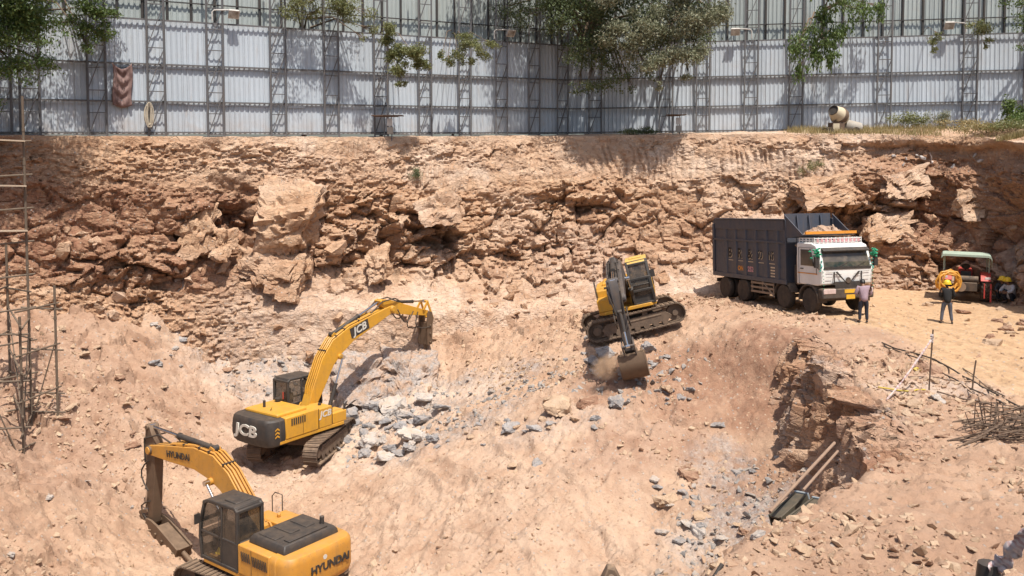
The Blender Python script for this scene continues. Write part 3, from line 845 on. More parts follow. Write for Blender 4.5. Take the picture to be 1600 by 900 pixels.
M_LEAF_Y = leaf_mat('leaf_olive', (.10, .12, .035), (.16, .175, .06), (.26, .26, .11))
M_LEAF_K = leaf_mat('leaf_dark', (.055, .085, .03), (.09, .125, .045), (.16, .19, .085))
M_BARK = paint('bark', (.13, .095, .065), .9, .2)
def leaves(cl, n, size, r_, droop=.3, aspect=2.2):
    """cl: (k,6) clumps centre+radii ; n leaves in all, spread through the clumps, each a folded pair of faces"""
    wgt = np.prod(cl[:,3:], axis=1)**.75; wgt /= wgt.sum()
    k = r_.choice(len(cl), n, p=wgt)
    q = np.clip(r_.normal(size=(n,3))*.52,-1.35,1.35)
    p = cl[k,:3]+q*cl[k,3:]
    ax = r_.normal(size=(n,3)); ax[:,2] -= droop*2; ax /= np.linalg.norm(ax,axis=1)[:,None]
    up = r_.normal(size=(n,3)); up[:,2] += 1.0
    sd = np.cross(ax,up); sd /= np.linalg.norm(sd,axis=1)[:,None]
    s = size*r_.uniform(.6,1.3,(n,1))
    nn = np.cross(sd,ax)
    a = p-ax*s*.5; b = p+ax*s*.5; c = p+sd*s/aspect*.5+nn*s*.08; e = p-sd*s/aspect*.5+nn*s*.08
    v = np.stack([a,c,b,e],1).reshape(-1,3)
    f = np.arange(n*4).reshape(-1,4)
    return v, f
def tree(label, base, height, limbs, n, leaf, mat, seed, trunk_r=.16, name='tree', cat='tree', size=.16, droop=.3, group=None, hang=0, sub=5, rad=.55):
    """limbs: list of end points (world) where a bough carries leaves with clump radius"""
    r_ = np.random.default_rng(seed)
    root = thing(name, label, cat, (0,0,0), group)
    B = Vector(base); T = B+Vector((0,0,height))
    m = MB(); m.tube([B-Vector((0,0,.4)), B+Vector((.05,.02,height*.4)), B+Vector((-.04,.03,height*.75)), T], [trunk_r*1.15, trunk_r, trunk_r*.8, trunk_r*.55], 10)
    m.build('trunk', M_BARK, root)
    cl = []; mb = MB()
    for (E_, rr) in limbs:
        E_ = Vector(E_); s0 = B.lerp(T, random.uniform(.6,.98))
        mid = s0.lerp(E_, .5)+Vector((0,0,.25*(E_-s0).length*.5))
        mb.tube([s0, s0.lerp(mid,.6), mid, mid.lerp(E_,.6), E_], [trunk_r*.5, trunk_r*.38, trunk_r*.28, trunk_r*.18, .015], 6)
        for _ in range(sub):
            o = r_.normal(size=3)*rr*.5; o[2] *= .8
            c = np.array(E_)+o; ra = rr*r_.uniform(.35,.75)
            cl.append([*c, ra, ra, ra*.7])
            mb.tube([E_.lerp(mid,.3), Vector(c)], [.025,.008], 4, False)
            for h in range(hang):
                hl = r_.uniform(.3,1.1); x = c+r_.normal(size=3)*np.array([.3,.3,.1])*rr
                for s in range(4): cl.append([x[0]+r_.normal()*.04, x[1]+r_.normal()*.04, x[2]-hl*s/4-.1, .10, .10, .16])
    mb.build('branches', M_BARK, root)
    v, f = leaves(np.array(cl), n, size, r_, droop)
    mesh_np('crown', v, f, mat, root)
    return root
def PX(lst, jitter=0):
    return [(W(x,y,Y), r) for x,y,Y,r in lst]
# left tree hanging over the left end of the fence
tree('leafy green tree hanging over the left end of the fence', (-24.5,37.0,13.8), 6.5,
  PX([(10,40,36,1.2),(45,70,36.3,1.0),(30,110,36.2,.8),(75,100,36.6,.6),(5,85,36,.9),(20,10,36.2,1.2),(60,35,36.5,.9),(-60,30,35.5,1.6),(-70,120,35.5,1.2),(-20,-60,36,2),(55,-40,36.5,1.5),(-10,150,36,.5),(40,20,36,.9),(0,-110,35,2.2),(60,-120,35.3,1.8),(-60,-60,35,2),(25,-30,35.5,1.6)]), 32000, .15, M_LEAF_G, 1, .2, size=.15)
tree('small bright green tree drooping over the second fence panel from the left', (-22.6,41.6,13.9), 8.0,
  PX([(135,15,39.3,.75),(120,45,39.3,.6),(150,50,39.5,.6),(138,72,39.5,.42),(160,12,39.4,.7),(165,30,39.6,.4),(140,-40,39.5,1.1)]), 6500, .14, M_LEAF_G, 2, .12, size=.14)
tree('feathery green tree at the top centre left drooping over the upper fence', (-11.6,48.3,14.0), 9.0,
  PX([(455,10,44.8,.7),(490,18,45,.6),(530,15,45.5,.7),(565,22,45.8,.7),(580,45,46,.4),(550,5,45.5,.9),(500,-15,45,1),(570,60,46,.25),(450,-20,45,1)]), 6500, .14, M_LEAF_Y, 3, .13, size=.13)
tree('pale green bush like tree spray in front of the fence left of the thin sapling', (-7.6,50.3,14.2), 7.2,
  PX([(618,62,46.3,.55),(640,82,46.3,.65),(625,105,46.2,.5),(655,98,46.4,.4),(628,130,46.2,.25),(612,85,46.2,.4),(605,50,46.2,.4)]), 9000, .13, M_LEAF_Y, 4, .09, size=.12)
tree('thin sapling spray with loose pale leaves beside the fence corner shade', (-3.6,52.6,14.2), 7.0,
  PX([(735,66,48,.6),(755,78,48.1,.5),(715,88,48,.45),(700,98,48,.35),(740,95,48.1,.3),(768,68,48.2,.4),(725,58,48,.4),(690,88,48,.25)]), 4200, .13, M_LEAF_Y, 5, .07, size=.12)
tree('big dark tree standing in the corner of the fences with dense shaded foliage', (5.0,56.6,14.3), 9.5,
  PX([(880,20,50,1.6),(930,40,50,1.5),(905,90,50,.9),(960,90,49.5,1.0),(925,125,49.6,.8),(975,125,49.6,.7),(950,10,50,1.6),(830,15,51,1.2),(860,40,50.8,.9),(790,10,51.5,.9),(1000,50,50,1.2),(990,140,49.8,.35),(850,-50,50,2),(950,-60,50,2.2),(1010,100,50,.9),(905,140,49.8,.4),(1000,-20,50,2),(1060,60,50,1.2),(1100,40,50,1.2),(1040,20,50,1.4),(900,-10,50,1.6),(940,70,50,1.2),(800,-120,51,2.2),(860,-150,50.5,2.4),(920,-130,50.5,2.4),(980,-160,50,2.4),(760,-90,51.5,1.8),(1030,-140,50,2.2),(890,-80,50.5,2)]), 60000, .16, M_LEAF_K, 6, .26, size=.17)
tree('grey green dusty leaved tree in bright sun right of the dark corner tree', (11.0,56.4,14.4), 10,
  PX([(965,45,48,.8),(1000,30,48,1.0),(985,75,47.8,.7),(1045,45,48,1.0),(1090,35,48.2,1.0),(1050,85,47.8,.9),(1085,80,48,.6),(1020,100,47.6,.6),(1075,120,47.8,.3),(1120,20,48.3,.9),(1060,5,48,1.1),(1090,-30,48,1.4),(990,-30,48,1.4),(1030,135,47.7,.22)]), 30000, .15, M_LEAF_D, 7, .2, size=.16)
tree('broad leaved creeper tree with long hanging strings over the right fence', (19.2,54.5,14.5), 8.0,
  PX([(1262,50,50.3,.7),(1285,70,50.2,.7),(1245,75,50.2,.5),(1310,55,50.3,.7),(1275,90,50.1,.5),(1300,85,50.2,.5),(1340,15,50.5,.8),(1370,8,50.6,.6),(1290,20,50.4,.6),(1250,105,50.1,.25),(1300,-20,50,1)]), 5600, .15, M_LEAF_G, 8, .16, size=.19, droop=1.2, hang=2)
tree('small yellow green sprig sprouting over the top of the right fence', (25.0,53.6,14.6), 7.0, PX([(1462,62,49.5,.3),(1460,78,49.4,.2),(1465,52,49.5,.25)]), 650, .12, M_LEAF_Y, 9, .04, name='sapling', cat='plant', size=.12)
tree('second larger sprig on the right fence below the upper posts', (28.2,53.3,14.6), 7.5, PX([(1535,45,49.3,.5),(1545,62,49.2,.3),(1525,38,49.3,.4),(1540,72,49.2,.2)]), 1100, .12, M_LEAF_Y, 10, .05, name='sapling', cat='plant', size=.13)
tree('dark leaved tree edge at the far right end of the fence', (30.6,50.0,14.6), 7.5, PX([(1605,30,47.5,.7),(1598,75,47.5,.35),(1590,12,47.6,.5),(1640,40,47.3,1.4),(1600,-20,47.5,1.1),(1650,-10,47.5,1.5)]), 4200, .15, M_LEAF_G, 11, .15, size=.16)
# ------------------------------------------------------------------ machines: materials
M_YEL = paint('machine_yellow', (.62, .31, .020), .40, .30, grime=.45, chip=.25)
M_ORA = paint('machine_orange_yellow', (.58, .265, .030), .40, .34, grime=.5, chip=.3)
M_PALEY = paint('sun_bleached_yellow', (.66, .42, .09), .5, .35, grime=.4, chip=.2)
M_BLK = paint('black_plastic', (.022, .022, .023), .5, .16, grime=.3)
M_CAB = paint('dark_cab_paint', (.03, .03, .03), .4, .12, grime=.3)
M_TRK = paint('track_steel', (.085, .06, .045), .75, .65, grime=.7)
M_RUST = paint('worn_tool_steel', (.13, .085, .055), .6, .45, metal=.35, grime=.8, chip=.5)
M_CHR = NT('chrome_rod').done((.62,.62,.62), .18, 1.0)
M_HOSE = paint('rubber_hose', (.016, .016, .016), .55, .2)
M_GLS = glass('cab_glass', (.02,.025,.027), .55)
M_GLSD = glass('dusty_cab_glass', (.05,.045,.04), .72)
M_WHT = paint('white_lettering', (.62,.60,.54), .6, .25, grime=.3)
M_LETB = paint('black_lettering', (.02,.02,.02), .6, .1)
M_SEAT = paint('seat_fabric', (.03,.03,.035), .9, .2)
M_RED = paint('red_marking', (.45,.05,.03), .5, .2)

def arm(pts, halfs):
    """closed side outline of a beam that follows pts with half depth halfs"""
    up = []; dn = []
    n = len(pts)
    for i in range(n):
        a = Vector(pts[max(i-1,0)]); b = Vector(pts[min(i+1,n-1)])
        d = (b-a).normalized(); q = Vector((-d.y, d.x))
        up.append(Vector(pts[i])+q*halfs[i]); dn.append(Vector(pts[i])-q*halfs[i])
    d0 = (Vector(pts[1])-Vector(pts[0])).normalized(); d1 = (Vector(pts[-1])-Vector(pts[-2])).normalized()
    out = up + [Vector(pts[-1])+d1*halfs[-1]] + dn[::-1] + [Vector(pts[0])-d0*halfs[0]]
    return [(v.x, v.y) for v in out]
def rot2(p, a): return Vector((p[0]*math.cos(a)-p[1]*math.sin(a), p[0]*math.sin(a)+p[1]*math.cos(a)))
def xz(v, y): return (v[0], y, v[1])
def ram(root, A, B, y, r, frac=.58, mat=None):
    """hydraulic cylinder: barrel from A, rod to B (x,z points)"""
    A = Vector(xz(A,y)); B = Vector(xz(B,y)); K = A.lerp(B, frac)
    m = MB(); m.tube([A, A.lerp(K,.96), A.lerp(K,.961), K], [r, r, r*1.2, r*1.2], 14)
    d = (B-A).normalized(); m.cyl(A-Vector((0,r*1.1,0)), A+Vector((0,r*1.1,0)), r*1.15)
    c = m.build('hydraulic_cylinder', mat or M_BLK, root)
    m = MB(); m.cyl(K, B, r*.55); m.cyl(B-Vector((0,r,0)), B+Vector((0,r,0)), r*1.0)
    m.build('piston_rod', M_CHR, c)
def track(root, Mu, yc, L=4.3, r=.43, wd=.6):
    a = L/2-r; zc = r+.03
    per = 4*a+2*PI*r; n = 48
    def at(s):
        s %= per
        if s < 2*a: return Vector((-a+s, zc+r)), Vector((1,0))
        s -= 2*a
        if s < PI*r: t = s/r; return Vector((a+math.sin(t)*r, zc+math.cos(t)*r)), Vector((math.cos(t),-math.sin(t)))
        s -= PI*r
        if s < 2*a: return Vector((a-s, zc-r)), Vector((-1,0))
        s -= 2*a; t = s/r
        return Vector((-a-math.sin(t)*r, zc-math.cos(t)*r)), Vector((-math.cos(t),math.sin(t)))
    m = MB(Mu)
    for i in range(n):
        p, d = at(i*per/n); q = Vector((-d.y,d.x)); h = per/n*.47
        def pt(u, v, y): w_ = p+d*u+q*v; return (w_.x, y, w_.y)
        for (u0,u1,v0,v1,sh) in ((-h,h,-.035,0,0),(-h*.95,-h*.6,0,.032,.0),(-.02,.02,0,.02,0)):
            y0, y1 = yc-wd/2, yc+wd/2
            m.add([pt(u0,v0,y0),pt(u1,v0,y0),pt(u1,v0,y1),pt(u0,v0,y1),pt(u0,v1,y0),pt(u1,v1,y0),pt(u1,v1,y1),pt(u0,v1,y1)],
                  [(3,2,1,0),(4,5,6,7),(0,1,5,4),(1,2,6,5),(2,3,7,6),(3,0,4,7)])
        for s_ in (-1,1):
            y0, y1 = yc+s_*.13-.03, yc+s_*.13+.03
            m.add([pt(-h*1.05,-.1,y0),pt(h*1.05,-.1,y0),pt(h*1.05,-.1,y1),pt(-h*1.05,-.1,y1),pt(-h*1.05,-.036,y0),pt(h*1.05,-.036,y0),pt(h*1.05,-.036,y1),pt(-h*1.05,-.036,y1)],
                  [(3,2,1,0),(4,5,6,7),(0,1,5,4),(1,2,6,5),(2,3,7,6),(3,0,4,7)])
    t = m.build('track', M_TRK, root, 0, 0)
    s_ = 1 if yc > 0 else -1
    m = MB(Mu); m.prism([(-a+.35,.22),(a-.35,.22),(a-.2,.45),(a-.45,.66),(-a+.45,.66),(-a+.2,.45)], yc-.19, yc+.19)
    for k in (-.45,.45): m.box((k-.12, yc-.15, .66),(k+.12, yc+.15, .80))
    m.box((-.9, min(yc, yc-s_*.75), .42),(.9, max(yc,yc-s_*.75), .64))
    m.box((-a+.6, yc+s_*.19-.02, .50),(a-.6, yc+s_*.19+.04, .57))
    m.build('track_frame', M_TRK, t, .015)
    m = MB(Mu); m.lathe([(.06,-.22),(.17,-.22),(.2,-.1),(.33,-.07),(.33,.07),(.2,.1),(.17,.22),(.06,.22)], (-a,yc,zc),(0,1,0), 22); m.build('sprocket', M_TRK, t)
    m = MB(Mu); m.lathe([(.06,-.2),(.12,-.2),(.12,-.1),(.35,-.1),(.35,.1),(.12,.1),(.12,.2),(.06,.2)], (a,yc,zc),(0,1,0), 22); m.build('idler', M_TRK, t)
    m = MB(Mu)
    for k in range(7): m.lathe([(.05,-.2),(.13,-.2),(.13,-.08),(.1,-.06),(.1,.06),(.13,.08),(.13,.2),(.05,.2)], (-a+.5+k*(2*a-1)/6, yc, .20),(0,1,0), 12)
    m.build('roller', M_TRK, t)

def excavator(label, mat, cfg, place):
    root = thing('excavator', label, 'excavator', mat=place, group=None)
    ty = cfg['track_turn']
    Mu = Matrix.Rotation(ty, 4, 'Z')
    for s in (1,-1): track(root, Mu, s*1.19)
    m = MB(Mu); m.prism([(-.95,.48),(.95,.48),(.8,.86),(-.8,.86)], -.85, .85); m.build('carbody', M_TRK, root, .02)
    m = MB(); m.lathe([(.66,.84),(.66,.9),(.7,.9),(.7,1.02)], (0,0,0), (0,0,1), 30); m.build('slew_ring', M_TRK, root)
    kind = cfg['kind']
    # revolving deck
    m = MB(); m.add([], []); m.loft([[(-2.3,-1.25,z),(1.1,-1.25,z),(1.32,-1.0,z),(1.32,1.0,z),(1.1,1.25,z),(-2.3,1.25,z)] for z in (1.02,1.16)])
    m.build('deck', mat, root, .02)
    # counterweight
    rg = []
    def cw(ins, z, rx=-2.82):
        pts = [(-2.05, 1.28-ins), (-2.3, 1.28-ins)]
        for k in range(9):
            t = k/8*PI/2; pts.append((-2.3-(2.82-2.3-ins*.6)*math.sin(t)**.9, (1.28-ins)-(.38)*(1-math.cos(t))))
        for k in range(1,6): pts.append((-2.82+ins*.6-.05*math.sin(PI*k/6), (.9-ins)*(1-k/3)))
        q = [(x,-y) for x,y in pts[:11]][::-1]
        return [(x,y,z) for x,y in pts+q]
    zt = {'a':2.02,'b':2.05,'c':2.0}[kind]
    prof = [(.14,.99),(.04,1.07),(0,1.2),(0,zt-.2),(.02,zt-.08),(.09,zt)]
    if kind == 'a': prof = [(.16,.95),(.05,1.05),(.0,1.3),(.0,1.55),(.03,zt-.2),(.06,zt-.07),(.14,zt)]
    m = MB(); m.loft([cw(i,z) for i,z in prof]); cwt = m.build('counterweight', M_BLK if kind == 'a' else mat, root, .01)
    # right hand body, tool box, engine side
    m = MB(); m.box((-2.03,-1.27,1.162),(-.32,-.36,2.02)); m.box((-.31,-1.26,1.162),(.42,-.40,1.98)); m.box((.43,-1.24,1.162),(1.26,-.52,1.62 if kind!='c' else 1.7))
    m.build('side_body', mat, root, .035)
    m = MB()
    for k in range(7): m.box((-1.75+k*.11,-1.285,1.66),(-1.69+k*.11,-1.25,1.93))
    m.box((-.315,-1.276,1.2),(-.305,-1.25,2.0)); m.box((.425,-1.268,1.2),(.432,-1.24,1.9)); m.box((-1.15,-1.28,1.2),(-1.14,-1.25,2.0))
    m.build('grille', M_BLK, root)
    m = MB(); m.box((-2.03,.34,1.162),(-.60,1.27,2.02)); m.build('left_body', mat, root, .035)
    m = MB()
    for k in range(5): m.bar((-.78-k*.085,1.277,1.86),(-.84-k*.085,1.277,1.60),.04,.02)
    for k in range(9): m.bar((-1.28-k*.075,1.277,1.84),(-1.33-k*.075,1.277,1.56),.035,.02)
    m.box((-1.23,1.262,1.2),(-1.222,1.28,2.0))
    m.build('grille', M_BLK, root)
    # bonnet
    if kind == 'b':
        m = MB(); m.loft([[(-2.35,-1.0,z0),(-.75,-1.0,z0),(-.75,1.0,z0),(-2.35,1.0,z0)] if i == 0 else [(-2.35+q,-1.0+q,z0),(-.75-q,-1.0+q,z0),(-.75-q,1.0-q,z0),(-2.35+q,1.0-q,z0)] for i,(z0,q) in enumerate([(2.02,0),(2.16,.02),(2.27,.10)])])
        bn = m.build('bonnet', M_BLK, root, .03)
        m = MB()
        for y in (-.62,-.05,.5): m.box((-1.75,y,2.272),(-1.0,y+.34,2.30))
        m.box((-2.2,-.7,2.272),(-1.95,.7,2.31)); m.cyl((-1.9,-.75,2.2),(-1.9,-.75,2.5),.07)
        m.build('vent', M_BLK, bn, .015)
        m = MB(); m.box((.44,-1.2,1.62),(1.2,-.55,1.80)); m.cyl((.1,-.75,1.98),(.1,-.75,2.1),.06); m.build('tank_cover', mat, root, .03)
    else:
        m = MB(); m.loft([[(-2.2+q,-.98+q,z),(-.7-q,-.98+q,z),(-.7-q,.98-q,z),(-2.2+q,.98-q,z)] for z,q in ((2.02,0),(2.10,.01),(2.15,.06))])
        bn = m.build('bonnet', mat, root, .02)
        m = MB(); m.cyl((-1.75,.35,2.12),(-1.75,.35,2.42),.055); m.build('exhaust', M_BLK, bn); m = MB(); m.lathe([(.10,0),(.10,.12),(.13,.12),(.13,.2),(.02,.22)],(-.9,.55,2.1),(0,0,1),14); m.build('air_cleaner', M_BLK, bn); m = MB(); m.cyl((.15,-.8,1.98),(.15,-.8,2.06),.07); m.build('filler_cap', M_BLK, root); m = MB()
        m.add([(-2.0,-.3,2.16),(-1.82,-.18,2.16),(-1.86,-.28,2.30),(-1.9,-.2,2.16)],[(0,1,2),(1,3,2),(3,0,2),(0,3,1)]); m.build('fin', M_BLK, bn)
    # hand rails
    m = MB()
    if kind != 'a': m.tube([(.5,-1.2,1.6),(.5,-1.2,2.45),(.85,-1.2,2.45),(1.0,-1.2,2.3),(1.0,-1.2,1.6)],.018,6)
    else: m.tube([(.45,-1.2,1.6),(.45,-1.2,2.2),(1.1,-1.2,2.1),(1.15,-1.2,1.6)],.016,6)
    m.build('handrail', M_BLK, root)
    # boom bracket
    m = MB()
    for y in (.17,-.38): m.prism([(-.45,1.162),(.75,1.162),(.5,1.55),(.32,1.95),(.02,1.98),(-.3,1.6)], y, y+.06)
    m.build('boom_bracket', mat, root, .01)
    # cab
    cy0, cy1 = .30, 1.26
    prof = [(-.52,1.17),(1.22,1.17),(1.30,1.75),(1.26,2.25),(1.05,2.86),(.85,2.95),(-.42,2.98),(-.52,2.90)]
    cab = None
    m = MB()
    r_ = .055
    for y in (cy0+r_, cy1-r_):
        P_ = [Vector((x,y,z)) for x,z in prof]
        for i in range(len(P_)): m.bar(P_[i], P_[(i+1) % len(P_)], .10, .10)
        m.bar((.25,y,1.2),(.2,y,2.93),.09,.07)
        m.bar((-.5,y,1.95),(1.28,y,1.95),.06,.08)
    for (x,z) in prof: m.bar((x,cy0,z),(x,cy1,z),.10,.10)
    m.bar((-.5,cy0,1.95),(-.5,cy1,1.95),.07,.08)
    if kind == 'c': m.bar((1.29,cy0,1.98),(1.29,cy1,1.98),.03,.05)
    cab = m.build('cab', M_CAB, root, .02)
    m = MB()
    m.prism([(-.50,2.93),(-.48,3.0),(-.40,3.04),(.80,3.01),(1.0,2.93),(1.02,2.88)], cy0+.01, cy1-.01)
    if kind != 'a': m.box((-.28,cy0+.2,3.03),(.3,cy1-.2,3.07))
    m.build('roof', M_PALEY if kind == 'c' else M_BLK, cab, .03)
    m = MB(); m.box((-.5,cy1-.075,1.2),(.22,cy1-.03,1.93)); m.box((-.5,cy0+.03,1.2),(1.2,cy0+.07,1.93)); m.box((-.53,cy0+.05,1.2),(-.48,cy1-.05,1.93)); m.box((1.19,cy0+.05,1.2),(1.23,cy1-.05,1.5))
    m.build('lower_panel', M_CAB, cab, .01)
    def pane(pts, mt=M_GLSD):
        m = MB(); m.add(pts, [tuple(range(len(pts)))]); m.build('window', mt, cab, 0, 0)
    ys = cy1-.04
    pane([(-.45,ys,1.97),(.2,ys,1.97),(.18,ys,2.9),(-.43,ys,2.9)], M_GLSD)
    pane([(.3,ys,1.2),(1.2,ys,1.2),(1.27,ys,1.75),(1.23,ys,2.25),(1.02,ys,2.84),(.26,ys,2.9)], M_GLS)
    pane([(-.5,cy0+.08,1.97),(-.5,cy1-.08,1.97),(-.48,cy1-.08,2.9),(-.48,cy0+.08,2.9)], M_GLSD)
    pane([(1.28,cy0+.08,2.0),(1.245,cy0+.08,2.25),(1.04,cy0+.08,2.84),(1.04,cy1-.08,2.84),(1.245,cy1-.08,2.25),(1.28,cy1-.08,2.0)], M_GLSD)
    pane([(1.215,cy0+.08,1.5),(1.29,cy0+.08,1.95),(1.29,cy1-.08,1.95),(1.215,cy1-.08,1.5)], M_GLSD)
    pane([(-.45,cy0+.05,1.97),(1.2,cy0+.05,1.97),(1.02,cy0+.05,2.84),(-.43,cy0+.05,2.9)], M_GLSD)
    m = MB(); m.box((-.1,.55,1.55),(.35,1.0,1.68)); m.box((-.2,.55,1.68),(-.05,1.0,2.35)); m.box((-.18,.65,2.35),(-.08,.9,2.55)); m.box((.85,.5,1.5),(.95,1.05,1.95)); m.box((-.15,.4,1.2),(.6,.52,1.75))
    m.build('seat', M_SEAT, cab, .04)
    m = MB(); m.tube([(.22,cy1+.03,1.7),(.22,cy1+.06,1.75),(.2,cy1+.06,2.6),(.2,cy1+.03,2.65)],.014,6); m.build('grab_handle', M_BLK, cab); m = MB(); m.box((1.2,cy1+.02,2.2),(1.24,cy1+.2,2.5)); m.bar((1.2,cy1-.03,2.4),(1.22,cy1+.1,2.4),.03)
    m.build('mirror', M_BLK, cab)
    # ---- boom, stick, tool
    al, be, ga, L, Ls, Lh = cfg['al'], cfg['be'], cfg['ga'], cfg['L'], cfg['Ls'], cfg['Lh']
    yb = -.08
    f = Vector((.15,1.75))
    bp = [(0,0),(.12*L,.06*L),(.30*L,.148*L),(.42*L,.17*L),(.58*L,.148*L),(.8*L,.07*L),(L,0)]
    B2 = [f+rot2(p,al) for p in bp]
    hb = [.20,.30,.38,.42,.36,.27,.17]
    m = MB(); bw = cfg.get('bw',.235); m.prism(arm(B2,hb), yb-bw, yb+bw); 
    m.cyl((B2[-1].x,yb-.33,B2[-1].y),(B2[-1].x,yb+.33,B2[-1].y),.13); m.cyl((f.x,yb-.3,f.y),(f.x,yb+.3,f.y),.15)
    boom = m.build('boom', M_ORA if cfg.get('boom_orange') else cfg.get('boom_mat', mat), root, .02)
    tip = B2[-1]
    boss = f+rot2((.40*L,.10*L),al)
    m = MB(); m.cyl((boss.x,yb-.34,boss.y),(boss.x,yb+.34,boss.y),.12); m.build('pin', cfg.get('boom_mat', mat), boom)
    for y in (yb-.42, yb+.42): ram(root, (.85,1.32), boss, y, .085, .55)
    # stick cylinder on the boom back
    bt = f+rot2((.46*L,.17*L+.50),al)
    m = MB()
    for y in (yb-.14,yb+.09):
        c = f+rot2((.46*L,.17*L+.3),al); m.prism([tuple(f+rot2((.46*L-.22,.17*L+.3),al)),tuple(f+rot2((.46*L+.22,.17*L+.28),al)),tuple(bt+rot2((.09,.06),al)),tuple(bt+rot2((-.09,.06),al))], y, y+.05)
    m.build('bracket', cfg.get('boom_mat', mat), boom)
    e = Vector((math.cos(be),math.sin(be))); q = Vector((-e.y,e.x))
    rear = tip+rot2((-.72,.26),be); end = tip+e*Ls
    ram(root, bt, rear, yb, .095, .55)
    sp = [rear, tip+rot2((-.15,.10),be), tip+rot2((.5,.06),be), tip+rot2((Ls*.6,.02),be), end]
    m = MB(); m.prism(arm(sp,[.13,.30,.27,.20,.13]), yb-.17, yb+.17); m.cyl((end.x,yb-.25,end.y),(end.x,yb+.25,end.y),.1); m.cyl((tip.x,yb-.30,tip.y),(tip.x,yb+.30,tip.y),.16)
    m.cyl((rear.x,yb-.22,rear.y),(rear.x,yb+.22,rear.y),.09)
    stick = m.build('stick', cfg.get('stick_mat', mat), root, .015)
    # hoses along the boom back
    pm = mat if kind == 'b' else M_YEL
    if kind == 'c': pm = M_BLK
    for k, y in enumerate((yb-.18,yb-.07,yb+.06,yb+.17)):
        m = MB(); pts = []
        for i in range(1,6):
            dd = (B2[min(i+1,6)]-B2[i-1]).normalized(); u = Vector((-dd.y,dd.x)); pts.append(xz(B2[i]+u*(hb[i]+.06), y))
        p0 = Vector(pts[0]); pts = [(.1+.05*k, y, 2.0), tuple(p0.lerp(Vector((.1,y,2.0)),.4))] + pts
        m.tube(pts,.032,7); m.build('pipe', pm, boom)
    m = MB()
    for i,tq in ((2,.35),(3,.2),(3,.75),(4,.4)):
        p = B2[i].lerp(B2[i+1],tq); dd = (B2[i+1]-B2[i]).normalized(); u = Vector((-dd.y,dd.x)); h_ = hb[i]*(1-tq)+hb[i+1]*tq
        m = MB(); m.bar(xz(p+u*(h_+.07),yb-.24), xz(p+u*(h_+.07),yb+.24), .07, .05); m.build('pipe_clamp', M_HOSE, boom)
    for y in (yb-.15,yb+.15):
        a_ = B2[5]+rot2((-.1,.33),al); b_ = tip+rot2((.05,.5),be*.5); c_ = tip+rot2((.55,.4),be)
        mh = MB(); mh.tube([xz(a_,y),xz(a_.lerp(b_,.5)+Vector((0,.25)),y*1.5),xz(b_,y*1.6),xz(c_,y)],.03,6); mh.build('hose', M_HOSE, boom)
    for y,s in ((yb-.25,.55),(yb+.26,.45)):
        a_ = tip+rot2((.35,0),be); b_ = tip+rot2((Ls*.55,-.0),be); dn = Vector((0,-1)) if abs(math.sin(be)) < .8 else Vector((1,0))
        pts = [a_.lerp(b_,t)+dn*(s*math.sin(PI*t)) for t in (0,.2,.4,.6,.8,1)]
        m = MB(); m.tube([xz(p_,y) for p_ in pts],.028,6); m.build('hose', M_HOSE, stick)
    if cfg['tool'] == 'hammer':
        a_ = tip+rot2((Ls*.7,0),be); b_ = end+rot2((Lh*.3,0),ga); dn = (Vector((-.6,-.3)) if cfg.get('hose_in') else Vector((.75,.1)))
        for y,s in ((yb-.2,.9),(yb+.2,1.1)):
            m = MB(); m.tube([xz(a_.lerp(b_,t)+dn*(s*math.sin(PI*t)),y*(1+.4*t)) for t in (0,.15,.35,.55,.75,.9,1)],.028,6); m.build('hose', M_HOSE, stick)
    # tool cylinder and link
    g_ = Vector((math.cos(ga),math.sin(ga)))
    side = 1
    top_ = tip+rot2((.45,.34),be); lk = tip+rot2((Ls-.42,.10),be); lo = tip+rot2((Ls-.22,.55),be)
    ram(root, top_, lo, yb, .075, .58, M_BLK if kind!='c' else M_BLK)
    tp = end+rot2((.28,.30),ga)
    m = MB()
    for y in (yb-.24,yb+.2): m.bar(xz(lk,y+.02), xz(lo,y+.02), .05, .12); m.bar(xz(lo,y+.02), xz(tp,y+.02), .05, .11)
    m.cyl(xz(lo,yb-.25),xz(lo,yb+.25),.05); m.cyl(xz(tp,yb-.25),xz(tp,yb+.25),.05)
    m.build('linkage', cfg.get('stick_mat', mat), root, .01)
    if cfg['tool'] == 'hammer':
        m = MB()
        hl = Lh*.70
        hs = cfg.get('hs',1.0); o2 = lambda x,z: tuple(end+rot2((x,z*hs),ga))
        for y in (yb-.30,yb+.22): m.prism([o2(-.12,-.14),o2(-.05,.22),o2(.3,.42),o2(.55,.30),o2(hl,.27),o2(hl+.02,-.24),o2(.5,-.28),o2(.15,-.24)], y, y+.08)
        m.prism([o2(.45,-.20),o2(.45,.22),o2(hl,.22),o2(hl,-.2)], yb-.21, yb+.21)
        for x in (.6,1.0,hl-.12):
            for y in (yb-.33,yb+.33): m.cyl(xz(o2(x,0),y-.03),xz(o2(x,0),y+.03),.05)
        hm = m.build('hammer', M_RUST, root, .012)
        m = MB(); m.tube([xz(o2(hl-.05,0),yb),xz(o2(Lh-.12,0),yb),xz(o2(Lh,0),yb)],[.085,.08,.035],14); m.build('chisel', M_RUST, hm)
    else:
        # bucket: curved shell with side plates and teeth
        o2 = lambda x,z: end+rot2((x,z),ga)
        arc = [o2(-.05,.32)]+[o2(.55+.62*math.cos(t),.10+.55*math.sin(t)) for t in np.linspace(2.2,-1.1,12)]+[o2(.62,-.62)]
        m = MB(); wd = .48
        n = len(arc); vv = [xz(p_,yb-wd) for p_ in arc]+[xz(p_,yb+wd) for p_ in arc]
        inn = [p_+(o2(.5,-.05)-p_).normalized()*.04 for p_ in arc]
        vv += [xz(p_,yb-wd) for p_ in inn]+[xz(p_,yb+wd) for p_ in inn]
        fs = []
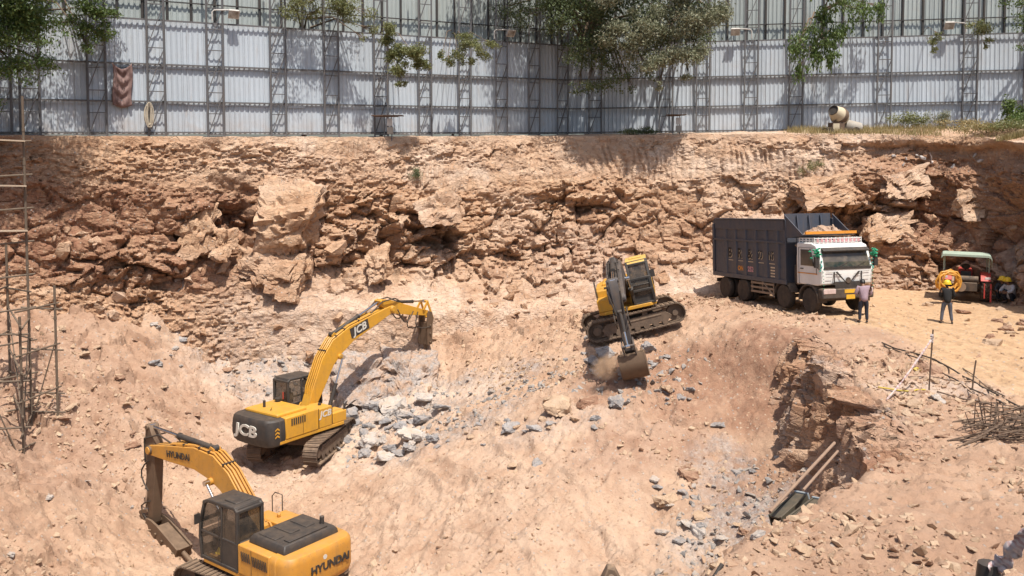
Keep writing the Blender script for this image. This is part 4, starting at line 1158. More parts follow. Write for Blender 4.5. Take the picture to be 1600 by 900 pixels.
        for i in range(n-1): fs += [(i,i+1,n+i+1,n+i),(2*n+i+1,2*n+i,3*n+i,3*n+i+1)]
        fs += [(0,n,3*n,2*n),(n-1,3*n-1,4*n-1,2*n-1)]
        m.add(vv,fs)
        pl = [tuple(p_) for p_ in arc]
        m.prism(pl, yb-wd-.03, yb-wd); m.prism(pl, yb+wd, yb+wd+.03)
        for y in (yb-.24,yb+.2): m.prism([tuple(o2(-.12,-.1)),tuple(o2(-.1,.2)),tuple(o2(.2,.42)),tuple(o2(.4,.36)),tuple(o2(.1,.2)),tuple(o2(.12,-.1))], y, y+.05)
        bk = m.build('bucket', M_RUST, root, .008)
        for k in range(5):
            m = MB(); y = yb-wd+.08+k*(2*wd-.16)/4; a_ = o2(.64,-.55); b_ = o2(.70,-.85)
            m.bar(xz(a_,y), xz(b_,y), .09, .06); m.build('tooth', M_RUST, bk, .01)
    return root, dict(f=f, al=al, L=L, B2=B2, hb=hb, yb=yb, boom=boom, cw=cwt, tip=tip, be=be, cab=cab)
def place(x, y, z, heading, rx=0, ry=0):
    M_ = Matrix.Rotation(rx,4,'X') @ Matrix.Rotation(ry,4,'Y') @ Matrix.Rotation(PI/2-heading,4,'Z')
    M_.translation = Vector((x,y,z)); return M_

# excavator with hammer, black counterweight
rj, ij = excavator('yellow excavator with black counterweight driving its hammer into grey rock', M_YEL,
  dict(kind='a', track_turn=.61-.184, al=.617, be=-.211, ga=-1.58, L=6.1, Ls=2.66, Lh=2.2, tool='hammer', hs=.68, stick_mat=M_YEL, hose_in=True), place(-8.74,35.76,.62,.61))
def side_text(root, inf, name, text, u, dz, size, side, mat, par, plate=None, **kw):
    """lettering lying on the flank of the boom at share u of its length"""
    B2 = inf['B2']; al = inf['al']; L = inf['L']
    c = inf['f']+rot2((u*L, np.interp(u,[0,.12,.30,.42,.58,.8,1],[0,.06,.148,.17,.148,.07,0])*L+dz), al)
    k = 4 if u > .42 else 2
    d = (B2[min(k+1,6)]-B2[k]).normalized()
    y = inf['yb']+side*.241
    xx = Vector((d.x,0,d.y))*(-side if True else 1); zz = Vector((-d.y,0,d.x))
    M_ = frame((c.x,y,c.y), xx if side > 0 else -xx*-1, zz)
    if side < 0: M_ = frame((c.x,y,c.y), Vector((d.x,0,d.y)), zz)
    if plate:
        m = MB(M_); w_, h_ = plate; m.box((-w_/2,-h_/2,-.002),(w_/2,h_/2,.003)); m.build('name_plate', M_BLK, par)
    return lettering(name, text, size, M_ @ Matrix.Translation((0,0,.012)), mat, par, **kw)
side_text(rj, ij, 'lettering', 'JCB', .66, .02, .46, -1, M_WHT, ij['boom'], plate=(1.15,.46), bold=.012, shear=.2, sx=1.15)
lettering('lettering', 'JCB', .36, frame((.05,-1.268,1.72),(1,0,0),(0,0,1)), M_WHT, rj, bold=.01, shear=.2, sx=1.1)
lettering('lettering', 'JCB', .62, frame((-2.872,.12,1.50),(0,-1,0),(-.05,0,1)), M_WHT, ij['cw'], bold=.018, shear=.15, sx=1.35, extrude=.02)
m = MB()
for z in (1.32,1.46,1.60):
    m.add([(-2.55,-1.262,z),(-2.45,-1.278,z+.07),(-2.35,-1.286,z),(-2.35,-1.286,z+.07),(-2.45,-1.282,z+.14),(-2.55,-1.268,z+.07)],[(0,1,4,5),(1,2,3,4)])
m.build('hazard_chevron', M_YEL, ij['cw'])
m = MB(); m.box((-.53,.62,2.15),(-.515,.70,2.45)); m.build('warning_sticker', M_RED, ij['cab'])
# excavator in the foreground
rh, ih = excavator('orange yellow excavator with dark cab and folded hammer in the left foreground', M_ORA,
  dict(kind='b', track_turn=.12, al=.249, be=-1.506, ga=-2.766, L=5.85, Ls=2.59, Lh=2.6, tool='hammer', stick_mat=M_RUST), place(-7.62,25.69,-.37,-.931))
side_text(rh, ih, 'lettering', 'HYUNDAI', .72, .0, .30, 1, M_LETB, ih['boom'], bold=.008, sx=1.0)
lettering('lettering', 'HYUNDAI', .32, frame((-2.874,-.22,1.53),(0,-1,0),(0,0,1)), M_LETB, ih['cw'], bold=.010, extrude=.012)
m = MB(); m.cyl((-2.85,-.02,1.80),(-2.875,-.02,1.80),.07,n=20); m.build('badge', M_WHT, ih['cw'])
lettering('lettering', '210', .16, frame((-1.75,1.282,1.32),(-1,0,0),(0,0,1)), M_LETB, rh)
# tilted excavator digging below the road
M_DARKBOOM = paint('blackened_boom', (.05,.05,.055), .45, .25, grime=.6, chip=.4)
rc, ic = excavator('tilted excavator with dark boom and pale cab roof, digging with its bucket', M_YEL,
  dict(kind='c', track_turn=(3.288-1.566), al=.09, be=-1.50, ga=-2.05, L=5.6, Ls=1.95, Lh=1.2, bw=.31, tool='bucket', boom_mat=M_DARKBOOM, stick_mat=M_DARKBOOM), place(5.41,37.97,5.36,3.288,-.03,-.245))
# helmet left on the seat of the front excavator
M_HELM = paint('yellow_helmet', (.78,.52,.02), .35, .1, grime=.2)
def helmet_geo(M_):
    m = MB(M_); m.lathe([(.145,0),(.142,.05),(.12,.11),(.08,.15),(.03,.168),(0,.17)], (0,0,0), (0,0,1), 18)
    m.lathe([(.175,-.008),(.178,.0),(.145,.012)], (.02,0,0), (0,0,1), 18); return m
hc = Vector((.15,.85,1.69)); Mh = rh.matrix_world @ Matrix.Translation((.55,1.0,1.38))
o = helmet_geo(Matrix.Identity(4)).build('safety_helmet', M_HELM); o.matrix_world = Mh
tag(o, 'yellow safety helmet lying inside the dark cab of the foreground excavator', 'helmet')
# ------------------------------------------------------------------ tipper truck
M_TIP = paint('tipper_blue_grey', (.045, .060, .088), .40, .13, grime=.5, chip=.2)
M_WHITE = paint('truck_white', (.78, .77, .74), .3, .14, grime=.2)
M_TYRE = paint('tyre_rubber', (.024, .022, .021), .85, .5, grime=.3)
M_RIM = paint('rim_dusty', (.27, .20, .145), .7, .6)
M_CHAS = paint('chassis_black', (.03, .028, .027), .7, .6)
M_ORL = paint('orange_trim', (.72, .28, .03), .4, .25)
M_GRN = paint('dash_green', (.04, .20, .06), .7, .1)
M_TASS = paint('green_tassel', (.01, .30, .16), .8, .1, grime=.2)
M_TURQ = paint('turquoise_ribbon', (.12, .52, .45), .7, .1, grime=.2)
M_WIN = glass('truck_glass', (.012, .016, .016), .78)
M_PLATE = paint('number_plate_yellow', (.72, .40, .02), .5, .3)
M_LENS = paint('lamp_lens', (.62, .48, .44), .25, .2)
M_LETT = paint('tipper_lettering', (.006, .006, .008), .5, .05, grime=.1)
M_LETE = paint('tipper_lettering_edge', (.66, .54, .38), .6, .1)
M_PINK = paint('rack_pink', (.60, .30, .32), .6, .2)
def wheel(root, x, y, z, r, wd, dual=False):
    s = 1 if y > 0 else -1
    m = MB()
    c = [(r*.58,-wd/2),(r*.9,-wd/2),(r*.98,-wd*.36),(r,-wd*.2),(r,wd*.2),(r*.98,wd*.36),(r*.9,wd/2),(r*.58,wd/2)]
    m.lathe(c, (x,y,z),(0,1,0), 34)
    if dual: m.lathe(c, (x,y-s*(wd+.05),z),(0,1,0), 34)
    wh = m.build('wheel', M_TYRE, root)
    m = MB()
    m.lathe([(r*.59,-.02),(r*.6,.10),(r*.52,.12),(r*.48,.0 if not dual else -.06),(r*.22,.0),(r*.2,.10),(r*.1,.12),(.01,.12)] if s > 0 else [(.01,-.12),(r*.1,-.12),(r*.2,-.10),(r*.22,.0),(r*.48,.0 if not dual else .06),(r*.52,-.12),(r*.6,-.10),(r*.59,.02)], (x,y,z),(0,1,0), 26)
    for k in range(8):
        t = 2*PI*k/8; m.cyl((x+math.cos(t)*r*.35,y,z+math.sin(t)*r*.35),(x+math.cos(t)*r*.35,y+s*.05,z+math.sin(t)*r*.35),.025,n=6)
    m.build('rim', M_RIM, wh)
def truck():
    M_ = Matrix.Rotation(PI/2-2.843,4,'Z') @ Matrix.Rotation(-.05,4,'Y'); M_.translation = Vector((13.489,35.911,6.44))
    root = thing('dump_truck', 'loaded dark blue tipper truck with white cab and green tassels parked on the sandy road', 'truck', mat=M_)
    m = MB()
    for y in (-.43,.43): m.box((-7.3,y-.04,.82),(.7,y+.04,1.08))
    for x in (-6.6,-5.0,-3.4,-1.8,0): m.box((x-.08,-.95,.45),(x+.08,.95,.6)); m.box((x-.05,-.43,.85),(x+.05,.43,1.0))
    m.build('chassis', M_CHAS, root)
    for x in (0,-1.8):
        for y in (-1.06,1.06): wheel(root, x, y, .52, .52, .30)
    for x in (-5.0,-6.6):
        for y in (-1.08,1.08): wheel(root, x, y, .52, .52, .27, True)
    # mudguards
    for s in (-1,1):
        m = MB(); pl = [(math.cos(t)*.66,.55+math.sin(t)*.64) for t in np.linspace(-.15,PI+.1,14)]+[(math.cos(t)*.6,.55+math.sin(t)*.58) for t in np.linspace(PI+.1,-.15,14)]
        m.prism(pl, s*1.27, s*.82); m.build('mudguard', M_CHAS, root, .01)
        m = MB(); pl = [(-1.8+math.cos(t)*.64,.55+math.sin(t)*.62) for t in np.linspace(.3,PI-.1,12)]+[(-1.8+math.cos(t)*.6,.55+math.sin(t)*.58) for t in np.linspace(PI-.1,.3,12)]
        m.prism(pl, s*1.25, s*.85); m.build('mudguard', M_CHAS, root, .01)
        m = MB()
        for z in (.55,.75,.95): m.bar((-4.3,s*1.2,z),(-2.5,s*1.2,z),.05,.09)
        for x in (-4.25,-3.4,-2.55): m.bar((x,s*1.18,.5),(x,s*1.18,1.05),.06)
        m.bar((-3.35,s*1.22,1.05),(-2.45,s*1.22,.42),.05)
        m.build('side_guard', M_RIM, root)
    m = MB(); m.box((-3.9,-1.1,.5),(-2.9,-.5,1.0)); m.build('fuel_tank', M_CHAS, root, .05)
    m = MB(); m.box((-7.55,-1.1,.72),(-7.45,1.1,.9)); m.build('rear_bumper', M_CHAS, root)
    # cab
    prof = [(-.78,1.16),(.55,1.16),(.80,1.22),(.88,1.78),(.86,1.90),(.64,2.60),(.50,2.80),(.20,2.90),(-.72,2.90),(-.78,2.84)]
    arch = [(-.78,1.30),(-.68,1.30)]
    m = MB(); m.loft([[(x,y*k,z) for x,z in prof] for y,k in ((-1.24,1),(-1.14,1),(1.14,1),(1.24,1))])
    # front corners rounded by tapering the end sections
    cab = m.build('cab', M_WHITE, root, .06)
    m = MB(); m.add([(.655,-1.08,2.57),(.655,1.08,2.57),(.868,1.12,1.93),(.868,-1.12,1.93)],[(0,1,2,3)])
    for v in m.v: v += Vector((.014,0,.005))
    m.build('windscreen', M_WIN, cab, 0, 0)
    m = MB(); m.add([(.80,-1.08,2.13),(.80,1.08,2.13),(.868,1.11,1.94),(.868,-1.11,1.94)],[(0,1,2,3)])
    for v in m.v: v += Vector((.006,0,.002))
    m.build('dashboard_cloth', M_GRN, cab, 0, 0)
    m = MB(); m.prism([(.66,2.62),(.84,2.54),(.86,2.60),(.68,2.72)], -1.12, 1.12); m.build('sun_visor', M_BLK, cab, .01)
    m = MB(); m.box((.875,-1.14,1.83),(.90,1.14,1.93)); m.build('windscreen_seal', M_BLK, cab)
    for y in (-.5,.35):
        m = MB(); m.bar((.90,y,1.9),(.83,y+.55,2.1),.02); m.build('wiper', M_BLK, cab)
    for s in (-1,1):
        y = s*1.252
        m = MB(); m.add([(-.50,y,1.95),(.42,y,1.95),(.36,y,2.10),(.20,y,2.62),(-.50,y,2.62)],[(0,1,2,3,4)]); m.build('side_window', M_WIN, cab, 0, 0)
        m = MB()
        for q in (((-.62,1.2),(-.62,2.7)),((.55,1.62),(.55,2.2)),((-.62,2.7),(.35,2.7)),((-.62,1.2),(-.55,1.2))): m.bar((q[0][0],y,q[0][1]),(q[1][0],y,q[1][1]),.018,.008)
        m.box((-.5,y-.02,1.80),(-.32,y+.02,1.84)); m.bar((.40,y+s*.01,1.95),(.15,y+s*.01,2.64),.05,.03)
        m.build('door_trim', M_BLK, cab)
        m = MB(); m.box((-.70,y-.004,1.62),(.60,y+.006,1.66)); m.build('stripe', M_ORL, cab)
        # corner panel dark below the window, mirror with tassels
        m = MB(); m.tube([(.62,s*1.2,2.5),(.82,s*1.42,2.5),(.82,s*1.44,1.95),(.72,s*1.25,1.85)],.022,6); m.box((.74,s*1.34,1.92),(.86,s*1.52,2.36)); m.build('mirror', M_BLK, cab, .02)
        r_ = np.random.default_rng(3+s)
        m = MB()
        v, f = SHAPES[3]
        for k in range(26):
            c = np.array([.80,s*1.38,2.46])+r_.normal(size=3)*np.array([.09,.10,.10]); m.add([tuple(c+q*.095) for q in v], [tuple(t) for t in f])
        m.build('tassel', M_TASS, cab)
        m = MB()
        for k in range(8):
            c = np.array([.86,s*1.24,2.2-.06*k])+r_.normal(size=3)*.03; m.add([tuple(c+q*np.array([.05,.06,.08])) for q in v], [tuple(t) for t in f])
        m.build('ribbon', M_TURQ, cab)
        m = MB()
        for k in range(7):
            c = np.array([.93,s*1.19,1.85-.13*k]); m.add([tuple(c+q*np.array([.03,.035,.05])) for q in v], [tuple(t) for t in f])
        m.build('garland', M_TASS, cab)
        m = MB(); m.box((.86,s*.62,.84),(.95,s*1.2,1.04)); 
        m.build('headlight', M_LENS, root, .02)
    # roof rack with painted boards
    m = MB()
    for z in (2.98,3.08): 
        m.bar((.30,-1.15,z),(.30,1.15,z),.035); 
        for y in (-1.15,1.15): m.bar((.30,y,z),(-.7,y,z),.035)
    for y in np.linspace(-1.15,1.15,12): m.bar((.30,y,2.88),(.30,y,3.12),.03)
    for x in np.linspace(-.7,.2,5):
        for y in (-1.15,1.15): m.bar((x,y,2.88),(x,y,3.10),.03)
    rk = m.build('roof_rack', M_WHITE, root)
    m = MB()
    for k in range(11):
        y = -1.0+k*.2; m.box((.318,y-.055,2.92),(.33,y+.055,3.06))
    m.build('rack_board', M_PINK, rk)
    # front panel details
    m = MB()
    for s in (-1,1):
        m.add([(.898,s*.12,1.28),(.898,s*.02,1.24),(.905,s*.50,1.74),(.905,s*.62,1.74)],[(0,1,2,3)])
        m.bar((.90,s*.66,1.20),(.905,s*.66,1.74),.035)
        m.bar((.895,s*.30,1.62),(.90,s*.62,1.64),.012)
        m.bar((.90,s*.7,1.72),(.905,s*1.05,1.74),.012); m.bar((.90,s*.75,1.52),(.903,s*1.05,1.53),.012)
    m.add([(.90,-.85,1.24),(.90,-.5,1.16),(.90,.5,1.16),(.90,.85,1.24),(.895,.62,1.33),(.895,-.62,1.33)],[(0,1,2,3,4,5)])
    m.box((.86,-.62,1.06),(.91,.62,1.20))
    gr = m.build('front_grille', M_BLK, cab)
    m = MB(); m.cyl((.90,0,1.38),(.93,0,1.38),.12,n=22); m.build('emblem', M_CHAS, cab)
    m = MB(); m.box((.62,-1.25,.62),(.93,1.25,1.06)); m.build('bumper', M_CHAS, root, .06)
    for z in (.93,.70):
        m = MB(); m.box((.935,-.20,z-.075),(.945,.38,z+.075)) if z > .8 else m.box((.935,-.12,z-.09),(.945,.30,z+.09)); m.build('number_plate', M_PLATE, root)
    # exhaust stack
    m = MB(); m.cyl((-.98,-1.0,1.1),(-.98,-1.0,2.35),.09); m.tube([(-.98,-1.0,2.3),(-.98,-1.0,2.6),(-1.0,-1.02,2.72),(-1.08,-1.08,2.78)],.05,8); m.build('exhaust', M_RIM, root)
    m = MB(); m.box((-1.3,-1.0,1.09),(-.9,1.0,1.9)); m.build('rear_housing', M_CHAS, root, .02)
    # tipper body
    x0, x1, zb, zt = -7.63, -1.54, 1.12, 3.82
    m = MB()
    for s in (-1,1):
        m.box((x0,min(s*1.16,s*1.20),zb),(x1,max(s*1.16,s*1.20),zt))
    m.box((x0,-1.16,zb),(x1,1.16,zb+.12)); m.box((x0,-1.16,zb+.12),(x0+.05,1.16,zt-.5))
    m.prism([(x1,zb),(x1-.06,zb),(x1-.22,zt+.28),(x1-.16,zt+.28)], -1.16, 1.16)
    body = m.build('tipper_body', M_TIP, root)
    n = 7; pw = (x1-x0-.15)/n
    for s in (-1,1):
        ya, yb_ = s*1.202, s*1.265
        y0, y1 = min(ya,yb_), max(ya,yb_)
        m = MB(); m.box((x0,y0,zb-.08),(x1+.05,y1+(.03 if s>0 else 0),zb+.12)); m.box((x0,y0,2.80),(x1,y1+.0,2.90)); m.box((x0+.25,y0,3.36),(x1,y1,zt)); m.box((x0-.02,y0,zb+.121),(x0+.16,y1,3.6)); m.box((x1-.16,y0,zb+.121),(x1+.02,y1,zt))
        m.box((x0+.25,min(s*1.14,s*1.30),zt+.002),(x1,max(s*1.14,s*1.30),zt+.06))
        m.build('body_rail', M_TIP, body, .015)
        for k in range(n):
            xa = x0+.16+k*pw
            m = MB()
            if k > 0:
                m.prism([(xa,0),(xa+pw*.42,0),(xa+pw*.34,1),(xa+pw*.08,1)], 0, 1)
                m.v = []; m.f = []; m.mi = []
                a0, a1 = xa-.02, xa+pw*.40
                m.loft([[(a0,ya,z),(a1,ya,z),(a1-.05,yb_-s*.01,z),(a0+.05,yb_-s*.01,z)] for z in (zb+.121,2.799)])
                m.loft([[(a0,ya,z),(a1-.05,ya,z),(a1-.09,yb_-s*.01,z),(a0+.05,yb_-s*.01,z)] for z in (2.901,3.359)])
                m.build('body_rib', M_TIP, body)
    # lettering on the right hand side (faces the photographer)
    cx = [x0+.16+pw*(k+.70) for k in range(n)]
    for k, t in zip(range(1,6), ('B','R','&','SO','NS')):
        lettering('lettering', t, (.62 if len(t) == 1 else .52), frame((cx[k]-.07,-1.215,2.22),(1,0,0),(0,0,1)), M_LETT, body, bold=(.02 if len(t) == 1 else .006), sx=.95 if len(t) == 1 else .62)
        lettering('lettering', t, (.62 if len(t) == 1 else .52), frame((cx[k]-.07+.03,-1.206,2.19),(1,0,0),(0,0,1)), M_LETE, body, bold=(.016 if len(t) == 1 else .002), sx=.95 if len(t) == 1 else .62)
        m = MB(); m.box((cx[k]-.2,-1.212,1.86),(cx[k]+.22,-1.202,1.89)); m.build('underline', M_LETE, body)
    lettering('lettering', 'ON', .30, frame((cx[2]+.0,-1.212,1.52),(1,0,0),(0,0,1)), M_ORL, body, bold=.012)
    lettering('lettering', '252', .32, frame((cx[3]+.0,-1.212,1.52),(1,0,0),(0,0,1)), M_PINK, body, bold=.012)
    m = MB()
    for k in range(4): m.box((cx[5]-.1,-1.212,1.68-.13*k),(cx[5]+.34-.03*(k%2),-1.205,1.74-.13*k))
    m.build('small_print', M_LETE, body)
    # head board apron over the cab
    m = MB()
    m.add([(x1+.02,-1.24,3.05),(x1+.02,1.24,3.05),(-.15,1.24,3.20),(-.15,-1.24,3.20),(x1+.02,-1.24,3.09),(x1+.02,1.24,3.09),(-.15,1.24,3.24),(-.15,-1.24,3.24)],[(3,2,1,0),(4,5,6,7),(0,1,5,4),(1,2,6,5),(2,3,7,6),(3,0,4,7)])
    for s in (-1,1): m.prism([(x1+.02,3.09),(-.35,3.22),(x1-.10,zt+.25)], s*1.20, s*1.24)
    for y in (-.6,0,.6): m.bar((x1+.06,y,3.1),(x1-.10,y,zt+.2),.05,.06)
    ap = m.build('apron', M_TIP, body)
    m = MB(); m.box((-.17,-1.26,3.245),(-.10,1.26,3.36)); m.build('apron_lip', M_ORL, ap)
    return root
TRUCK = truck()
# load of broken rock: heap and single blocks
M_LOAD = soil_mat('load_soil')
def heap(nm, cx, cy, rx, ry, z, h, Mw, seed):
    n = 46; u, v = np.meshgrid(np.linspace(-1,1,n),np.linspace(-1,1,n))
    p = np.stack([cx+u*rx, cy+v*ry, z+h*np.clip(1-u*u,0,1)**.6*np.clip(1-v*v,0,1)**.6],-1).reshape(-1,3)
    a_, _ = facet(p*np.array([2.2,2.2,2.2]),seed,1.2); b_, _ = facet(p*5,seed+9,1)
    p[:,2] += (a_*.22+b_*.1)*np.minimum(1,3*(1-np.maximum(np.abs(u),np.abs(v)))).ravel()
    q = np.array([tuple(Mw @ Vector(t)) for t in p])
    o = mesh_np(nm, q, grid_faces(n,n), M_LOAD, smooth=True); o.data.set_sharp_from_angle(angle=R(35))
    set_zone(o, q*0+np.array([.15,.05,.5])); return tag(o, kind='stuff')
TM = TRUCK.matrix_world
bpy.context.view_layer.update()
TM = TRUCK.matrix_world.copy()
heap('truck_load', -4.6, 0, 2.85, 1.13, 3.35, .62, TM, 400)
heap('apron_load', -.85, .25, .55, .8, 3.15, .38, TM, 420)

# ------------------------------------------------------------------ tractor with canopy and hose
M_TRED = paint('tractor_red', (.50, .03, .03), .4, .25)
M_TGRN = paint('canopy_pale_green', (.40, .52, .43), .45, .2)
def tractor():
    M_ = Matrix.Rotation(PI/2-.46,4,'Z'); M_.translation = Vector((21.6,40.9,6.14))
    root = thing('tractor', 'red tractor with pale green flat canopy parked against the right rock wall', 'tractor', mat=M_)
    for s in (-1,1):
        m = MB(); y = s*.83; r = .66
        c = [(r*.55,-.19),(r*.88,-.2),(r*.94,-.17),(r*.95,0),(r*.94,.17),(r*.88,.2),(r*.55,.19)]
        m.lathe(c,(0,y,r),(0,1,0),36)
        for k in range(20):
            for side in (-1,1):
                t = 2*PI*(k+.5*(side>0))/20; t2 = t+.22
                a = Vector((math.cos(t)*r*.96,y+side*.19,r+math.sin(t)*r*.96)); b = Vector((math.cos(t2)*r*.985,y,r+math.sin(t2)*r*.985))
                m.bar(a,b,.055,.06,up=(math.cos(t),0,math.sin(t)))
        w_ = m.build('rear_wheel', M_TYRE, root)
        m = MB(); m.lathe([(r*.56,-.12),(r*.5,-.04),(r*.15,-.06),(r*.15,.06),(r*.5,.04),(r*.56,.12)],(0,y,r),(0,1,0),26); m.build('rim', M_RIM, w_)
        m = MB(); c = .36; m.lathe([(c*.55,-.09),(c*.95,-.1),(c,-.05),(c,.05),(c*.95,.1),(c*.55,.09)],(1.95,s*.66,c),(0,1,0),26); w_ = m.build('front_wheel', M_TYRE, root)
        m = MB(); pl = [(math.cos(t)*.74,.66+math.sin(t)*.74) for t in np.linspace(.2,PI-.5,12)]+[(math.cos(t)*.70,.66+math.sin(t)*.70) for t in np.linspace(PI-.5,.2,12)]
        m.prism(pl, s*.60, s*1.02); fd = m.build('fender', M_TRED, root, .01)
        m = MB(); m.box((-.60,min(s*.78,s*1.0),1.10),(-.575,max(s*.78,s*1.0),1.20)); m.build('tail_light', M_WHITE, fd)
    m = MB(); m.box((.6,-.30,.95),(2.1,.30,1.38)); m.box((2.05,-.27,.7),(2.15,.27,1.3)); m.build('bonnet', M_TRED, root, .06)
    m = MB(); m.box((-.25,-.32,.5),(1.0,.32,.95)); m.box((.9,-.2,.45),(2.1,.2,.95)); m.bar((1.95,-.6,.4),(1.95,.6,.4),.1); m.bar((0,-.7,.66),(0,.7,.66),.2); m.build('chassis', M_CHAS, root, .02)
    m = MB(); m.box((-.1,-.22,1.0),(.3,.22,1.08)); m.box((-.15,-.22,1.08),(-.08,.22,1.4)); m.build('seat', M_BLK, root, .03)
    m = MB(); m.bar((.75,0,1.35),(.55,0,1.55),.04); m.lathe([(.18,-.015),(.2,0),(.18,.015)],(.54,0,1.56),(-.6,0,.8),20); m.build('steering_wheel', M_BLK, root)
    # compressor hung behind
    m = MB(); m.box((-.95,-.45,.55),(-.45,.45,.95)); m.cyl((-.7,-.5,1.08),(-.7,.5,1.08),.16); m.build('compressor', M_CHAS, root, .02)
    m = MB(); m.lathe([(.05,0),(.2,0),(.22,.06),(.05,.06)],(-1.0,.22,.75),(-1,0,0),18); m.build('pulley', M_RIM, root)
    m = MB(); m.bar((-.9,-.75,.95),(-.9,-.75,.25),.05); m.bar((-.62,-1.02,.05),(-.62,-1.02,.9),.07); m.build('red_prop', M_TRED, root)
    m = MB()
    for x,y in ((-.2,-.95),(-.2,.95),(.8,-.9),(.8,.9)): m.tube([(x,y,1.0),(x,y,2.05)],.025,6)
    m.build('canopy_post', M_TGRN, root)
    m = MB(); m.loft([[(-.65,y,z),(.95,y,z),(.95,y,z+t),(-.65,y,z+t)] for y,z,t in ((-1.06,1.62,.04),(-1.05,1.95,.10),(-1.0,2.08,.11),(-.9,2.12,.10),(.9,2.14,.10),(1.0,2.12,.10),(1.06,2.02,.10))])
    m.build('canopy', M_TGRN, root, .02)
    return root
tractor()
M_HOSEY = paint('orange_yellow_hose', (.62, .29, .03), .5, .2, grime=.3)
r_ = np.random.default_rng(8); m = MB(); hc = W(1482,439,39.9)
pts = []
for k in range(9*14):
    t = 2*PI*k/14; rr = .44+.10*math.sin(k*.21)+.03*r_.normal(); pts.append(hc+Vector((math.cos(t)*rr+.02*math.sin(k*.3), .12*math.sin(k*.37)-.05, math.sin(t)*rr*1.0)))
m.tube(pts,.045,7)
o = m.build('hose_coil', M_HOSEY); tag(o,'thick coil of orange yellow hose hanging at the back of the tractor','hose coil')
# ------------------------------------------------------------------ people
M_SKIN = NT('skin').done((.20,.105,.062),.55)
M_HAIR = NT('hair').done((.012,.01,.009),.5)
def cloth(name, col):
    a = NT(name); c = a.mix(a.rampf(a.noise(7,6,.65),.35,.7), tuple(x*.75 for x in col), col)
    return a.done(c,.9,0,a.bump(a.noise(9,5,.6,stretch=(1,1,.5)),.5,.03))
def skin(name, V, E_, Rr, mat, parent=None, sub=2):
    me = bpy.data.meshes.new(name); me.from_pydata([tuple(v) for v in V],E_,[]); me.update()
    o = bpy.data.objects.new('tmp',me); COL.objects.link(o)
    md = o.modifiers.new('s','SKIN'); md.use_smooth_shade = True
    if not me.skin_vertices: 
        bm = bmesh.new(); bm.from_mesh(me); bm.verts.layers.skin.verify(); bm.to_mesh(me); bm.free()
    sv = me.skin_vertices[0].data
    for i,r in enumerate(Rr):
        sv[i].radius = r if isinstance(r,tuple) else (r,r); sv[i].use_root = (i == 0)
    ss_ = o.modifiers.new('u','SUBSURF'); ss_.levels = sub; ss_.render_levels = sub
    dg = bpy.context.evaluated_depsgraph_get(); dg.update()
    nm_ = bpy.data.meshes.new_from_object(o.evaluated_get(dg))
    bpy.data.objects.remove(o); bpy.data.meshes.remove(me)
    nm_.materials.clear(); nm_.materials.append(mat); nm_.name = name
    nm_.polygons.foreach_set('use_smooth',[True]*len(nm_.polygons))
    q = bpy.data.objects.new(name,nm_); COL.objects.link(q)
    if parent: q.parent = parent
    return q
